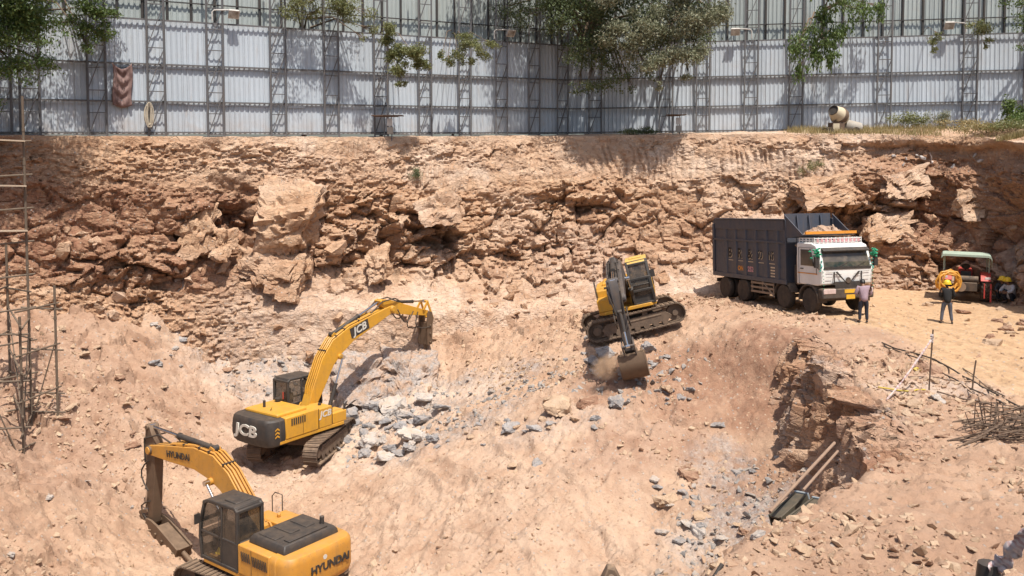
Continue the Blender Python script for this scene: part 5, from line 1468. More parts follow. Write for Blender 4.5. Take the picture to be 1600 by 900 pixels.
def person(label, loc, heading, J, shirt, trousers, helmet=None, bow=0.0, group=None, scale=1.0, sleeve=.75):
    """J: joints, x forward, y left, z up (metres, pelvis first)"""
    Pl, Ch, Nk, Hd = Vector(J['pelvis']), Vector(J['chest']), Vector(J['neck']), Vector(J['head'])
    up = (Hd-Nk).normalized(); fw = Vector(J.get('face',(1,0,0))).normalized()
    V = [Pl, Pl.lerp(Ch,.5), Ch, Nk, Nk+up*.07, Hd-up*.03+fw*.01, Hd+up*.08, Hd+fw*.095-up*.02, Hd+fw*.06-up*.075]
    Rr = [(.125,.15),(.105,.135),(.115,.165),.06,.058,(.082,.078),(.088,.078),.018,.03]
    E_ = [(0,1),(1,2),(2,3),(3,4),(4,5),(5,6),(5,7),(5,8)]
    def add(p,par,r): V.append(Vector(p)); Rr.append(r); E_.append((par,len(V)-1)); return len(V)-1
    for s in (1,-1):
        k = 'l' if s > 0 else 'r'
        sh, el, wr, hd = [Vector(J[k+n]) for n in ('sh','el','wr','hand')]
        a = add(sh,2,.062); b = add(sh.lerp(el,.5),a,.052); c = add(el,b,.043); d = add(wr,c,.030); e = add(wr.lerp(hd,.55),d,(.036,.022))
        dr = (hd-wr).normalized(); lat = dr.cross(Vector((0,1,.2))).normalized()
        for q in range(4):
            o0 = lat*((q-1.5)*.019); ln = (.07,.08,.076,.058)[q]
            f1_ = add(hd+o0,e,.0095); f2_ = add(hd+o0+dr*ln*.5+Vector((.006,0,-.004)),f1_,.0085); add(hd+o0+dr*ln+Vector((.018,0,-.006)),f2_,.007)
        t1 = add(wr.lerp(hd,.4)+lat*-.045,d,.011); add(wr.lerp(hd,.9)+lat*-.06+Vector((.01,0,0)),t1,.009)
        hp, kn, an, to = [Vector(J[k+n]) for n in ('hip','kn','an','toe')]
        a = add(hp,0,.092); b = add(hp.lerp(kn,.5),a,.078); c = add(kn,b,.058); d = add(kn.lerp(an,.4),c,.055); e = add(an,d,.038); add(to,e,.03)
        ea = Hd+fw.cross(up)*(.085*s); add(ea,5,.02)
    M_ = Matrix.Rotation(PI/2-heading,4,'Z') @ Matrix.Scale(scale,4); M_.translation = Vector(loc)
    body = skin('person',V,E_,Rr,M_SKIN); tag(body,label,'person',group); body.matrix_world = M_
    # shirt
    SV = [Pl+Vector((0,0,-.13)),Pl.lerp(Ch,.35),Ch,Ch.lerp(Nk,.6)]; SR = [(.18,.205),(.16,.19),(.15,.20),.12]; SE = [(0,1),(1,2),(2,3)]
    for k in 'lr':
        sh, el, wr = [Vector(J[k+n]) for n in ('sh','el','wr')]
        SV += [sh, sh.lerp(el,.5), el, el.lerp(wr,sleeve)]; n = len(SV)-4; SR += [.098,.082,.070,.055]; SE += [(2,n),(n,n+1),(n+1,n+2),(n+2,n+3)]
    skin('shirt',SV,SE,SR,shirt,body)
    TV = [Pl+Vector((0,0,.11)),Pl+Vector((0,0,-.04))]; TR = [(.15,.178),(.15,.175)]; TE = [(0,1)]
    for k in 'lr':
        hp, kn, an = [Vector(J[k+n]) for n in ('hip','kn','an')]
        TV += [hp, hp.lerp(kn,.5), kn, kn.lerp(an,.5), an+Vector((0,0,.02))]; n = len(TV)-5; TR += [.108,.092,.074,.068,.060]; TE += [(1,n),(n,n+1),(n+1,n+2),(n+2,n+3),(n+3,n+4)]
    skin('trousers',TV,TE,TR,trousers,body)
    for k in 'lr':
        an, to = Vector(J[k+'an']), Vector(J[k+'toe'])
        skin('shoe',[an+Vector((-.04,0,-.03)),an.lerp(to,.5)+Vector((0,0,-.03)),to+Vector((.02,0,-.01))],[(0,1),(1,2)],[.05,.048,.036],M_BLK,body,1)
    Mh = frame(Hd+up*.035-fw*.005, fw, up.cross(fw))
    if helmet:
        helmet_geo(Mh).build('safety_helmet', helmet, body)
    m = MB(Mh); m.lathe([(.092,-.06),(.100,-.01),(.098,.05),(.075,.105),(.03,.125),(0,.128)],(-.018,0,0),(0,0,1),16); m.build('hair',M_HAIR,body)
    return body
STAND = dict(pelvis=(0,0,.93),chest=(.02,0,1.28),neck=(.03,0,1.45),head=(.06,0,1.575),
  lsh=(.02,.19,1.39),lel=(.03,.27,1.12),lwr=(.22,.20,1.00),lhand=(.29,.16,1.01),rsh=(.02,-.19,1.39),rel=(.03,-.27,1.12),rwr=(.22,-.20,1.00),rhand=(.29,-.16,1.01),
  lhip=(0,.10,.88),lkn=(.03,.13,.49),lan=(0,.14,.09),ltoe=(.15,.17,.045),rhip=(0,-.10,.88),rkn=(.03,-.12,.49),ran=(-.02,-.13,.09),rtoe=(.13,-.16,.045))
def pose(**k): d = dict(STAND); d.update(k); return d
C_MAUVE = cloth('mauve_shirt',(.36,.26,.30)); C_NAVY = cloth('navy_trousers',(.022,.026,.04)); C_BLK = cloth('black_shirt',(.016,.016,.017)); C_JEAN = cloth('grey_jeans',(.10,.11,.14)); C_WHT = cloth('pale_shirt',(.5,.5,.52)); C_GRY = cloth('dark_grey_cloth',(.05,.05,.055))
p = W(1349,503,33.6)
person('person in mauve shirt and navy trousers seen from behind in front of the truck', (p.x,p.y,g1(p.x,p.y)), .10,
  pose(chest=(.05,0,1.27),neck=(.12,0,1.44),head=(.20,0,1.53),face=(.8,0,-.6),lsh=(.06,.20,1.38),rsh=(.06,-.20,1.38),lel=(.06,.30,1.12),rel=(.06,-.30,1.12),lwr=(.25,.17,1.10),rwr=(.25,-.17,1.10),lhand=(.31,.13,1.13),rhand=(.31,-.13,1.13)), C_MAUVE, C_NAVY)
p = W(1479,505,34.6)
person('person in black shirt, grey jeans and yellow helmet standing by the tractor hose', (p.x,p.y,g1(p.x,p.y)), .25,
  pose(lkn=(.03,.16,.49),lan=(0,.20,.09),ltoe=(.13,.25,.045),rkn=(.02,-.14,.49),ran=(-.03,-.19,.09),rtoe=(.11,-.24,.045),lwr=(.24,.10,1.02),lhand=(.30,.06,1.03)), C_BLK, C_JEAN, M_HELM, sleeve=.95)
SQUAT = dict(pelvis=(-.10,0,.28),chest=(.06,0,.62),neck=(.12,0,.78),head=(.17,0,.90),
  lsh=(.08,.18,.72),lel=(.24,.24,.52),lwr=(.42,.14,.50),lhand=(.48,.10,.48),rsh=(.08,-.18,.72),rel=(.24,-.24,.52),rwr=(.42,-.14,.50),rhand=(.48,-.10,.48),
  lhip=(-.08,.10,.27),lkn=(.26,.17,.46),lan=(.04,.15,.09),ltoe=(.2,.18,.04),rhip=(-.08,-.10,.27),rkn=(.26,-.17,.46),ran=(.04,-.15,.09),rtoe=(.2,-.18,.04))
for (px,py,Y,lab,sh,hd) in ((1567,466,40.0,'person in dark clothes and yellow helmet squatting beside the rock wall, further left of two',C_GRY,3.9),
                         (1578,470,39.6,'person in pale shirt and yellow helmet squatting behind the grey boulder at right',C_WHT,4.3)):
    p = W(px,py,Y); person(lab,(p.x,p.y,g1(p.x,p.y)+.05),hd,SQUAT,sh,C_NAVY,M_HELM,sleeve=.9,scale=1.12)
# ------------------------------------------------------------------ loose rock
def rock_mat(name, c1, c2, c3, dust=.8):
    a = NT(name)
    oi = a.n('ShaderNodeObjectInfo')
    mp = a.n('ShaderNodeVectorMath', operation='ADD'); cx = a.n('ShaderNodeCombineXYZ'); 
    for k in range(3): a.l(a.math('MULTIPLY', oi.outputs['Random'], 50.0+k*13), cx.inputs[k])
    a.l(a.tc.outputs['Object'], mp.inputs[0]); a.l(cx.outputs[0], mp.inputs[1])
    n = a.noise(1.6, 9, .7, vec=mp.outputs[0])
    c = a.ramp(n, [(.3, c1), (.5, c2), (.7, c3)])
    c = a.mix(a.math('MULTIPLY', oi.outputs['Random'], .35), c, c3)
    g = a.n('ShaderNodeNewGeometry'); sx = a.n('ShaderNodeSeparateXYZ'); a.l(g.outputs['Normal'], sx.inputs[0])
    c = a.mix(a.math('MULTIPLY', a.rampf(sx.outputs[2], .3, 1), a.math('MULTIPLY', a.rampf(a.noise(2.2, 7, .65, vec=mp.outputs[0]), .35, .65), dust)), c, (.47, .33, .22))
    return a.done(c, .9, 0, a.bump(a.noise(5, 9, .72), .7, .12))
M_RG = rock_mat('rock_grey', (.14,.138,.145), (.26,.255,.26), (.43,.41,.40), .5)
M_RT = rock_mat('rock_tan', (.34,.215,.13), (.46,.31,.20), (.56,.42,.30))
M_RR = rock_mat('rock_red', (.20,.10,.06), (.30,.16,.10), (.40,.25,.17))
M_RP = rock_mat('rock_pale', (.33,.305,.29), (.46,.42,.385), (.57,.52,.475))
def rough_rock(k, lv=3):
    v, f = SHAPES[k]; v, f = subdiv(v, f, lv)
    d = v/np.linalg.norm(v,axis=1)[:,None]
    a_, c_ = facet(v*2.1+k*7, 500+k, 1.4); b_, _ = facet(v*5+k*3, 520+k, 1.2)
    return v+d*(a_*.16+b_*.05+fbm(v*3+k,3,530)*.06)[:,None], f
PROTO = {}
def boulder(px, py, size, mat, label=None, group=None, Y=None, flat_=1.0, k=None, sink=.34, name='boulder', cat='rock'):
    """rock lying on the ground where the photo shows it; size = half width in metres"""
    if Y is None:                                     # walk the sight line to the ground
        ys = np.arange(12, 48, .05); pp = np.array([tuple(W(px,py,y)) for y in ys])
        hit = np.where(pp[:,2] < gh(pp[:,0],pp[:,1]))[0]
        Y = ys[hit[0]] if len(hit) else 30
    p = W(px,py,Y)
    k = RNG.integers(16) if k is None else k
    key = (k, mat.name)
    if key not in PROTO:
        v, f = rough_rock(k); me_o = mesh_np(name, v, f, mat, smooth=True); me_o.data.set_sharp_from_angle(angle=R(28)); PROTO[key] = me_o.data; o = me_o
    else:
        o = bpy.data.objects.new(name, PROTO[key]); COL.objects.link(o)
    hz = max(abs(min(v_.co.z for v_ in PROTO[key].vertices)), .3)
    o.scale = (size*random.uniform(.9,1.1), size*random.uniform(.85,1.1), size*flat_)
    o.rotation_euler = (random.uniform(-.25,.25), random.uniform(-.25,.25), random.uniform(0,6.28))
    o.location = (p.x, p.y, g1(p.x,p.y)+size*flat_*hz*(1-2*sink))
    return tag(o, label, cat, group)
big = [(612,640,1.05,M_RP,'largest pale grey boulder at the foot of the hammered ledge'),(578,665,.42,M_RG,'angular grey boulder beside the front of the yellow excavator track'),
 (600,690,.36,M_RP,'pale broken block in front of the largest boulder'),(625,668,.42,M_RG,'grey slab leaning right of the pile below the largest boulder'),
 (872,640,.72,M_RT,'large flat tan boulder on the pit floor, left end of a row of rocks'),(918,630,.55,M_RR,'long reddish brown slab between the tan boulder and a grey rock'),(964,631,.50,M_RG,'pointed grey rock right of the reddish slab'),
 (797,672,.42,M_RG,'grey rock with a flat pale top, in the stone row on the floor'),(838,670,.42,M_RG,'blue grey rock standing right of the flat topped grey rock'),(860,662,.25,M_RG,'small blue grey rock tucked below the large tan boulder'),
 (1092,835,.40,M_RP,'pale blue grey squared block lying near the foot of the right cliff'),(1075,745,.42,M_RR,'pinkish brown rock in the rubble right of the pit floor'),
 (950,553,.62,M_RG,'big grey boulder under the left end of the tilted excavator track'),(1014,548,.52,M_RG,'grey boulder behind the digging bucket'),(1018,570,.45,M_RG,'grey rounded boulder right of the digging bucket'),(1003,580,.40,M_RP,'pale block touching the digging bucket on its right'),
 (905,545,.36,M_RR,'brown boulder left of the tilted excavator'),(1060,622,.42,M_RG,'grey rock at the top of the small rock heap below the slope'),(1042,612,.34,M_RT,'tan rock left of the grey heap below the slope'),
 (1468,626,.28,M_RP,'pale squared stone on the terrace below the rebar stake'),(1452,583,.55,M_RR,'flat reddish slab behind the rebar stake with tape'),
 (1573,470,.75,M_RG,'large grey boulder at the right rock slope in front of squatting people'),(1592,455,.6,M_RG,'grey boulder higher up on the right slope at the edge'),
 (838,725,.32,M_RG,'thin blue grey shard lying alone on the pit floor'),(805,730,.34,M_RT,'low tan stone left of the thin shard on the open floor'),(1120,668,.36,M_RG,'flat grey slab on the slope left of the right cliff'),
 (1040,785,.52,M_RT,'broad tan slab at the left of the right hand rubble'),(1450,478,.34,M_RT,'tan rock on the road just behind the person in black'),(1505,490,.42,M_RR,'brown rock on the road right of the person in black')]
for px,py,s,mt,lab in big: boulder(px,py,s,mt,lab,flat_=.8 if s<.8 else .95, k=None)
hp = random.Random(12)
for px,py,s,mt in [(545,660,0.59,M_RG),(562,628,0.70,M_RG),(592,660,0.50,M_RP),(540,635,0.63,M_RG),(578,700,0.56,M_RP),(641,688,0.59,M_RP),(657,662,0.50,M_RG),(560,700,0.42,M_RP),(622,712,0.36,M_RG),(600,722,0.45,M_RP),(585,640,0.48,M_RG),(640,705,0.39,M_RG),(570,715,0.34,M_RG),(655,690,0.42,M_RP),(535,672,0.50,M_RG),(604,665,0.42,M_RG),(632,652,0.42,M_RP),(675,690,0.34,M_RG),(662,630,0.59,M_RP),(690,640,0.42,M_RG)]:
    boulder(px,py,s,mt,'large angular block in the broken grey rock beside the yellow excavator','angular blocks beside the excavator',flat_=.95,sink=.08)
def cluster(label, group, n, x0, x1, y0, y1, s0, s1, mats, seed, flat_=.8, lift=0):
    r_ = random.Random(seed)
    for k in range(n):
        boulder(r_.uniform(x0,x1), r_.uniform(y0,y1), r_.uniform(s0,s1)*(1.35 if r_.random()<.15 else 1), r_.choice(mats), label, group, flat_=flat_, sink=.34 if not lift else r_.uniform(-lift,.2))
cluster('broken grey stone in the heap between the yellow excavator and the ledge','grey stones broken off the ledge',30,530,650,600,705,0.2,0.5,[M_RG,M_RG,M_RP],1)
cluster('small grey stone scattered right of the broken stone heap','grey stones on the bank',14,640,760,640,700,0.09,0.2,[M_RG,M_RG,M_RT],2,.6)
cluster('small grey stone in the row across the pit floor','grey stones in the floor row',14,770,990,628,675,0.1,0.26,[M_RG,M_RG,M_RT],3,.7)
cluster('broken stone around the tilted excavator tracks','stones around the tilted excavator',18,880,1040,520,600,0.12,0.32,[M_RG,M_RT,M_RR],4)
cluster('small rock in the heap on the slope below the road','rocks in the slope heap',10,1035,1085,600,632,0.1,0.26,[M_RG,M_RT],5)
cluster('pinkish rubble stone at the foot of the right cliff','rubble at the cliff foot',26,1020,1190,700,850,0.1,0.3,[M_RT,M_RR,M_RP,M_RG],6,.7)
cluster('brown flat stone on the terrace between the stake and rebar heap','flat stones on the terrace',30,1360,1570,622,690,0.1,0.26,[M_RR,M_RT,M_RT],7,.55)
cluster('brown stone lying on the near terrace ground','stones on the near terrace',14,1220,1590,690,890,0.06,0.14,[M_RR,M_RT],8,.55)
cluster('tan slab of rock lying on the left talus slope','slabs on the left talus',26,90,380,500,700,0.14,0.4,[M_RT,M_RT,M_RR],9,.55)
cluster('tan stone scattered on the lower left slope','stones on the lower left slope',12,0,240,660,880,0.08,0.22,[M_RT,M_RP],10,.6)
cluster('grey shattered stone on the bank left behind the yellow excavator','grey stones on the left bank',24,240,440,500,580,0.12,0.36,[M_RG,M_RG,M_RP],11,.7)
cluster('brown rubble stone on the right hand slope at the road','rubble on the right slope',18,1545,1600,470,540,0.12,0.34,[M_RR,M_RT],12,.8)
cluster('rock fallen at the foot of the back wall','fallen rocks at the wall foot',16,520,1100,470,505,0.12,0.32,[M_RT,M_RR],13,.8)
# rock ledge that the hammer works on (part of the ground)
BV = []; BF = []; bb = 0
for fr in ([(515,562,40.0),(600,566,39.8),(608,622,39.0),(530,636,38.6)],[(590,562,40.2),(640,560,40.3),(640,616,39.2),(600,620,39.1)],[(632,566,40.6),(684,560,40.9),(680,626,39.2),(640,628,39.0)],[(640,600,39.6),(690,610,39.6),(672,650,38.6),(645,640,38.8)],[(330,500,42),(385,502,42),(380,528,41.3),(335,530,41.2)],[(270,432,41.2),(302,430,41.3),(300,452,40.9),(275,455,40.8)],[(250,520,40),(280,510,40.3),(275,540,39.6),(252,545,39.4)],[(735,590,38.4),(800,588,38.6),(795,604,38),(745,606,37.9)]):
    px_block(fr, 1.5, .08)
lv_ = np.concatenate(BV); ledge = mesh_np('rock_ledge', lv_, np.concatenate(BF), M_SOIL, smooth=True); ledge.data.set_sharp_from_angle(angle=R(30))
set_zone(ledge, np.stack([lv_[:,0]*0, np.full(len(lv_),.95), lv_[:,0]*0+.1],-1)); tag(ledge, kind='structure')
# gravel and small debris: uncountable
def gravel(nm, n, fn, s0, s1, mat, seed):
    r_ = np.random.default_rng(seed)
    x = r_.uniform(-24,30,n*6); y = r_.uniform(9.5,47,n*6)
    keep = r_.uniform(size=n*6) < fn(x,y)
    x, y = x[keep][:n], y[keep][:n]
    s = s0*(s1/s0)**(r_.uniform(size=len(x))**2.2)
    pos = np.stack([x,y,gh(x,y)+s*.12],-1)
    v, f = scatter_rocks(pos, s, seed+1)
    tag(mesh_np(nm, v, f, mat), kind='stuff')
def dens(x, y):
    sd = edge_sd(x,y); P_ = np.stack([x*.35,y*.35,x*0],-1)
    c = np.clip(vnoise(P_,700)*.9+.25,0.04,1)
    rd = sstep(-.2,.8,x-np.interp(y,*ROADX))*(sd>0)*sstep(21.5,24,y)
    fl = np.clip(1.15-sstep(2,6,np.hypot((x+1)/1.5,y-27)),.12,1)*0+np.where(np.hypot((x+1)/1.6,y-27)<4,.25,1)
    return c*(1-.93*rd)*fl
M_GT = rock_mat('gravel_tan', (.36,.23,.14), (.45,.31,.2), (.54,.40,.28))
M_GG = rock_mat('gravel_grey', (.16,.15,.15), (.28,.27,.26), (.46,.43,.40))
M_GR = rock_mat('gravel_brown', (.20,.11,.07), (.31,.18,.11), (.42,.27,.18))
gravel('gravel_tan', 16000, dens, .025, .17, M_GT, 801)
gravel('gravel_brown', 11000, lambda x,y: dens(x,y)*np.clip(.35+.65*(edge_sd(x,y)>-2)+.5*(x<-12),0,1), .03, .13, M_GR, 811)
gz_ = lambda x,y: np.maximum.reduce([blob(-5.5,37.8,3.2,3.0,np.stack([x,y,x*0],-1)), blob(-11,41,4.2,2.2,np.stack([x,y,x*0],-1)), blob(-1.5,34.5,5,1.6,np.stack([x,y,x*0],-1)), blob(7,24.5,2.4,3.2,np.stack([x,y,x*0],-1)), blob(4.6,33.5,3,2,np.stack([x,y,x*0],-1))*.8])
gravel('gravel_grey', 8000, gz_, .03, .20, M_GG, 821)

# ------------------------------------------------------------------ scaffold at the left
M_TUBE = paint('scaffold_tube', (.12,.09,.065), .7, .2)
M_PLANK = paint('scaffold_plank', (.48,.38,.28), .8, .3)
M_BAR = paint('rebar_steel', (.10,.065,.045), .75, .2)
def scaffold():
    root = thing('scaffold', 'thin steel tube scaffold tower rising from the pit along the left edge', 'scaffold')
    T = [((24,150,31.0),(50,665,31.0)),((-14,380,32.4),(17,630,32.4)),((22,495,29),(38,742,29)),((78,446,31.2),(92,700,31.2)),((-40,150,30),(-20,700,30)),((-30,400,28.5),(-16,770,28.5))]
    L = []
    for a,b in T:
        A, B_ = W(*a), W(*b); A = Vector((B_.x,B_.y,A.z)); B_.z = min(B_.z, g1(B_.x,B_.y)-.1); L.append((A,B_))
        m = MB(); m.tube([A,B_],.045,8)
        n = int((A-B_).length/1.15)
        for k in range(1,n): c = B_.lerp(A,k/n); m.cyl(c-Vector((0,0,.06)),c+Vector((0,0,.06)),.055,n=8)
        m.build('standard', M_TUBE, root)
    def on(i, z):
        A,B_ = L[i]; t = (z-B_.z)/(A.z-B_.z); return B_.lerp(A,t)
    for i,j,zs in ((0,4,(13.4,12.2,11.0,9.8,8.6,7.4,6.2,5.0,3.8)),(0,1,(8.0,6.3,4.8)),(1,2,(7.2,5.6,4.1,2.6)),(0,3,(7.4,5.9,4.3,3.6)),(2,3,(7.6,6.1,4.5,2.9)),(0,2,(7.0,5.2,3.5)),(4,5,(8.5,6.9,5.3,3.7,2.1)),(5,2,(6.9,5.3,3.7,2.2)),(1,4,(8.0,6.3,4.6,2.9))):
        for z in zs:
            a, b = on(i,z), on(j,z-.08); d = (b-a).normalized()*.25
            m = MB(); m.tube([a-d,b+d],.034,7); m.build('ledger', M_TUBE, root)
    for i,j,z0,z1 in ((0,2,6.8,3.4),(1,2,7.2,4.0),(0,3,3.2,6.2),(5,2,5.2,2.2)):
        m = MB(); m.tube([on(i,z0),on(j,z1)],.024,7); m.build('brace', M_TUBE, root)
    for z in (13.45,10.25,11.85):
        a, b = on(4,z), on(0,z-.05); m = MB(); m.bar(a+Vector((0,-.12,0)), b+Vector((.1,-.12,0)), .22, .05); m.build('plank', M_PLANK, root)
scaffold()

# ------------------------------------------------------------------ on the terrace: stakes, tape, cables, rebar
def on_ground(px,py):
    ys = np.arange(5,48,.03); pp = np.array([tuple(W(px,py,y)) for y in ys]); hit = np.where(pp[:,2] < gh(pp[:,0],pp[:,1]))[0]
    y = ys[hit[0]] if len(hit) else 20; return W(px,py,y)
def stake(label, bot, top):
    B_ = on_ground(*bot); T_ = W(top[0],top[1],B_.y)
    m = MB(); m.tube([B_-Vector((0,0,.3)),B_.lerp(T_,.5),T_],.022,8)
    o = m.build('rebar_stake', M_BAR); tag(o,label,'stake'); return B_, T_
s1 = stake('tall rebar stake on the terrace with barrier tape tied near its top',(1451,610),(1458,515))
s2 = stake('shorter bare rebar stake on the terrace beside the road',(1518,609),(1525,563))
a = NT('barrier_tape'); wv = a.n('ShaderNodeTexWave', wave_type='BANDS', bands_direction='X'); wv.inputs['Scale'].default_value = 1.6; wv.inputs['Distortion'].default_value = .8; a.l(a.tc.outputs['UV'], wv.inputs['Vector'])
M_TAPE = a.done(a.mix(a.rampf(a.noise(5,5),.45,.6), a.ramp(wv.outputs['Fac'],[(.4,(.50,.42,.40)),(.6,(.40,.25,.24))]), (.60,.50,.46)), .5)
def ribbon(nm, label, pts, wd, mat, cat, seed=1, crumple=.3):
    r_ = np.random.default_rng(seed); n = 40; P_ = np.array([tuple(p) for p in pts]); t = np.linspace(0,len(P_)-1,n)
    c = np.stack([np.interp(t,np.arange(len(P_)),P_[:,i]) for i in range(3)],-1); c = smooth1(c,5)
    d = np.gradient(c,axis=0); d /= np.linalg.norm(d,axis=1)[:,None]
    v = []
    for k in range(n):
        ang = 1.1+crumple*math.sin(k*.5+seed)+crumple*r_.normal()*.5
        u = np.cross(d[k],[0,0,1]); u /= np.linalg.norm(u)+1e-6; w_ = np.cross(u,d[k])
        q = u*math.cos(ang)+w_*math.sin(ang); z = np.cross(q,d[k])
        for j in range(5): s_ = (j-2)/2; v.append(c[k]+q*s_*wd/2*(.8+.2*math.sin(k*.9))+z*wd*.22*math.cos(j*2.2+k*.6)*crumple)
    o = mesh_np(nm, np.array(v), grid_faces(n,5), mat, smooth=True)
    uv = o.data.uv_layers.new(name='UVMap'); li = np.zeros(len(o.data.loops),np.int32); o.data.loops.foreach_get('vertex_index',li)
    uu = np.stack([(li//5)/n*4,(li%5)/4],-1).astype(np.float32); uv.data.foreach_set('uv',uu.ravel())
    md = o.modifiers.new('t','SOLIDIFY'); md.thickness = .004
    return tag(o,label,cat)
g_end = on_ground(1384,628)
tp = s1[0].lerp(s1[1],.86)
ribbon('barrier_tape','faded pink and white barrier tape slanting from the rebar stake to the ground',[tp,tp.lerp(g_end,.3)-Vector((0,0,.04)),tp.lerp(g_end,.65)-Vector((0,0,.06)),g_end+Vector((0,0,.03))],.06,M_TAPE,'tape',2,.12)
m = MB(); v,f = SHAPES[5]
for k in range(4): m.add([tuple(tp+Vector(tuple(q*np.array([.06,.06,.07])))+Vector((random.uniform(-.03,.03),random.uniform(-.03,.03),.06*(k-1.5)))) for q in v],[tuple(t) for t in f])
o = m.build('tape_knot', M_TAPE); tag(o,'knot of barrier tape wrapped round the tall rebar stake','tape')
# near tape at the lower right with its own post
nb_, nt_ = W(1552,930,6.2), W(1545,884,6.2)
m = MB(); m.tube([Vector((nb_.x,nb_.y,g1(nb_.x,nb_.y)-.2)),nt_],.035,8); m.lathe([(.05,-.16),(.085,-.12),(.075,.0),(.03,.015)],nt_+Vector((.0,0,.02)),(0,0,1),12)
tag(m.build('tape_post', M_BLK),'dark post top with torn black wrapping at the lower right corner','post')
ribbon('barrier_tape','wide crumpled pale barrier tape crossing the lower right corner',[W(1550,893,6.15),W(1570,875,6.1),W(1592,850,6.0),W(1620,815,5.9),W(1680,750,5.8)],.135,M_TAPE,'tape',5,.45)
def laid(pts, r, mat, lift=.03):
    P_ = [on_ground(*p) for p in pts]; P_ = np.array([tuple(p) for p in P_]); t = np.linspace(0,len(P_)-1,len(P_)*8)
    c = np.stack([np.interp(t,np.arange(len(P_)),P_[:,i]) for i in range(3)],-1); c = smooth1(c,7); c[:,2] = smooth1(gh(c[:,0],c[:,1])[:,None],11)[:,0]+lift+r
    m = MB(); m.tube([Vector(q) for q in c], r, 7); return m
for lab,pts,r in (('black cable lying along the sandy road edge, the upper one',[(1376,536),(1400,549),(1432,554),(1468,566),(1505,588),(1548,615),(1600,640)],.026),
   ('black cable lying along the road edge, with a kink below the upper cable',[(1378,542),(1412,552),(1450,566),(1482,588),(1520,612),(1562,628),(1590,646)],.022),
   ('thin rod bent over the road edge between the stakes and the rebar',[(1502,576),(1528,592),(1548,610),(1572,622)],.016),
   ('thin rod lying on the pale patch from the reddish slab to the rebar heap',[(1415,590),(1462,592),(1490,598),(1512,610),(1530,622)],.016),
   ('thin rod running from the pale stone to the rebar heap',[(1462,612),(1490,622),(1520,628),(1556,638)],.02)):
    tag(laid(pts,r,M_HOSE).build('cable',M_HOSE if r>.021 else M_BAR),lab,'cable')
M_ROPEY = paint('yellow_rope',(.55,.42,.06),.8,.25)
for lab,pts in (('coil of yellow rope by the flat reddish slab',[(1428,577),(1440,572),(1446,578),(1432,582),(1426,578),(1444,576)]),('yellow rope lying on the terrace left of the pale squared stone',[(1370,610),(1395,612),(1420,613),(1448,612)])):
    tag(laid(pts,.022,M_ROPEY).build('rope',M_ROPEY),lab,'rope')
def rebar_heap():
    root = thing('rebar_heap','tangled heap of rebar rods and bent stirrup frames at the right edge','rebar heap')
    r_ = random.Random(4); C_ = on_ground(1592,690)
    def bar(p,q,r=.014):
        m = MB(); m.tube([p,q],r,6); m.build('rod',M_BAR,root)
    for k in range(42):
        a = r_.uniform(-.5,.35); L_ = r_.uniform(1.2,2.4); h = r_.uniform(.03,.62); c = C_+Vector((r_.uniform(-.5,1.2),r_.uniform(-.3,1.0),h)); tz = r_.uniform(-.32,.38)
        d = Vector((math.cos(a),math.sin(a),tz*.6))*L_/2; p = c-d; q = c+d
        for e in (p,q): e.z = max(e.z, g1(e.x,e.y)+.03)
        bar(p,q,r_.uniform(.010,.017))
    for x,y,z in ((1495,702,0),(1480,690,0),(1500,690,0),(1506,697,0)):
        p = on_ground(x,y); q = C_+Vector((r_.uniform(.1,.7),r_.uniform(0,.5),.55+r_.uniform(-.1,.1))); bar(p+Vector((0,0,.02)),q,.018)
    for k in range(16):
        a = r_.uniform(0,1.2) if k else 0; c = C_+Vector((r_.uniform(-.75,.9),r_.uniform(-.1,.8),.0)); c.z = g1(c.x,c.y)+r_.uniform(.0,.2)
        w_, h_ = r_.uniform(.3,.45), r_.uniform(.5,.68); u = Vector((math.cos(a),math.sin(a),0)); v_ = Vector((r_.uniform(-.4,.4),r_.uniform(-.4,.4),1)).normalized()
        m = MB(); m.tube([c,c+u*w_,c+u*w_+v_*h_,c+v_*h_,c],.013,6); m.build('stirrup',M_BAR,root)
rebar_heap()
# steel panels and poles leaning in the notch
M_PANEL = paint('olive_panel',(.035,.038,.028),.55,.2,grime=.5); M_PEND = paint('panel_end_blue',(.25,.31,.35),.5,.15)
for (b,t,lab) in (((1210,806,16.6),(1251,770,17.9),'dark olive steel channel panel lying in the notch, beside the long pole'),((1238,810,16.0),(1279,779,17.6),'dark olive steel channel panel lying in the notch, nearest to the terrace')):
    A = W(b[0],b[1],b[2]); B_ = W(t[0],t[1],b[2]+.6); d = (B_-A); L_ = d.length
    M_ = frame(A, d, Vector((.5,-.8,.1)))
    root = thing('formwork_channel',lab,'panel')
    m = MB(M_); m.box((0,-.15,0),(L_,-.11,.26)); m.box((0,.11,0),(L_,.15,.26)); m.box((0,-.108,.02),(L_,.108,.06)); 
    for x in (.25,.55): m.box((L_*x,-.108,.062),(L_*x+.04,.108,.24))
    m.build('channel',M_PANEL,root,.01)
    m = MB(M_); m.box((L_+.002,-.16,-.01),(L_+.05,.16,.27)); m.build('end_plate',M_PEND,root,.01)
M_POLE = paint('worn_pole',(.26,.17,.12),.8,.3)
for (b,t,r,lab) in (((1203,800,16.3),(1304,692,18.6),.034,'long rusty pole leaning against the cliff above the steel panels'),((1255,766,16.6),(1309,705,18.6),.028,'shorter pole leaning right of the long rusty pole')):
    m = MB(); m.tube([W(*b),W(*t)],r,10); tag(m.build('leaning_pole',M_POLE),lab,'pole')
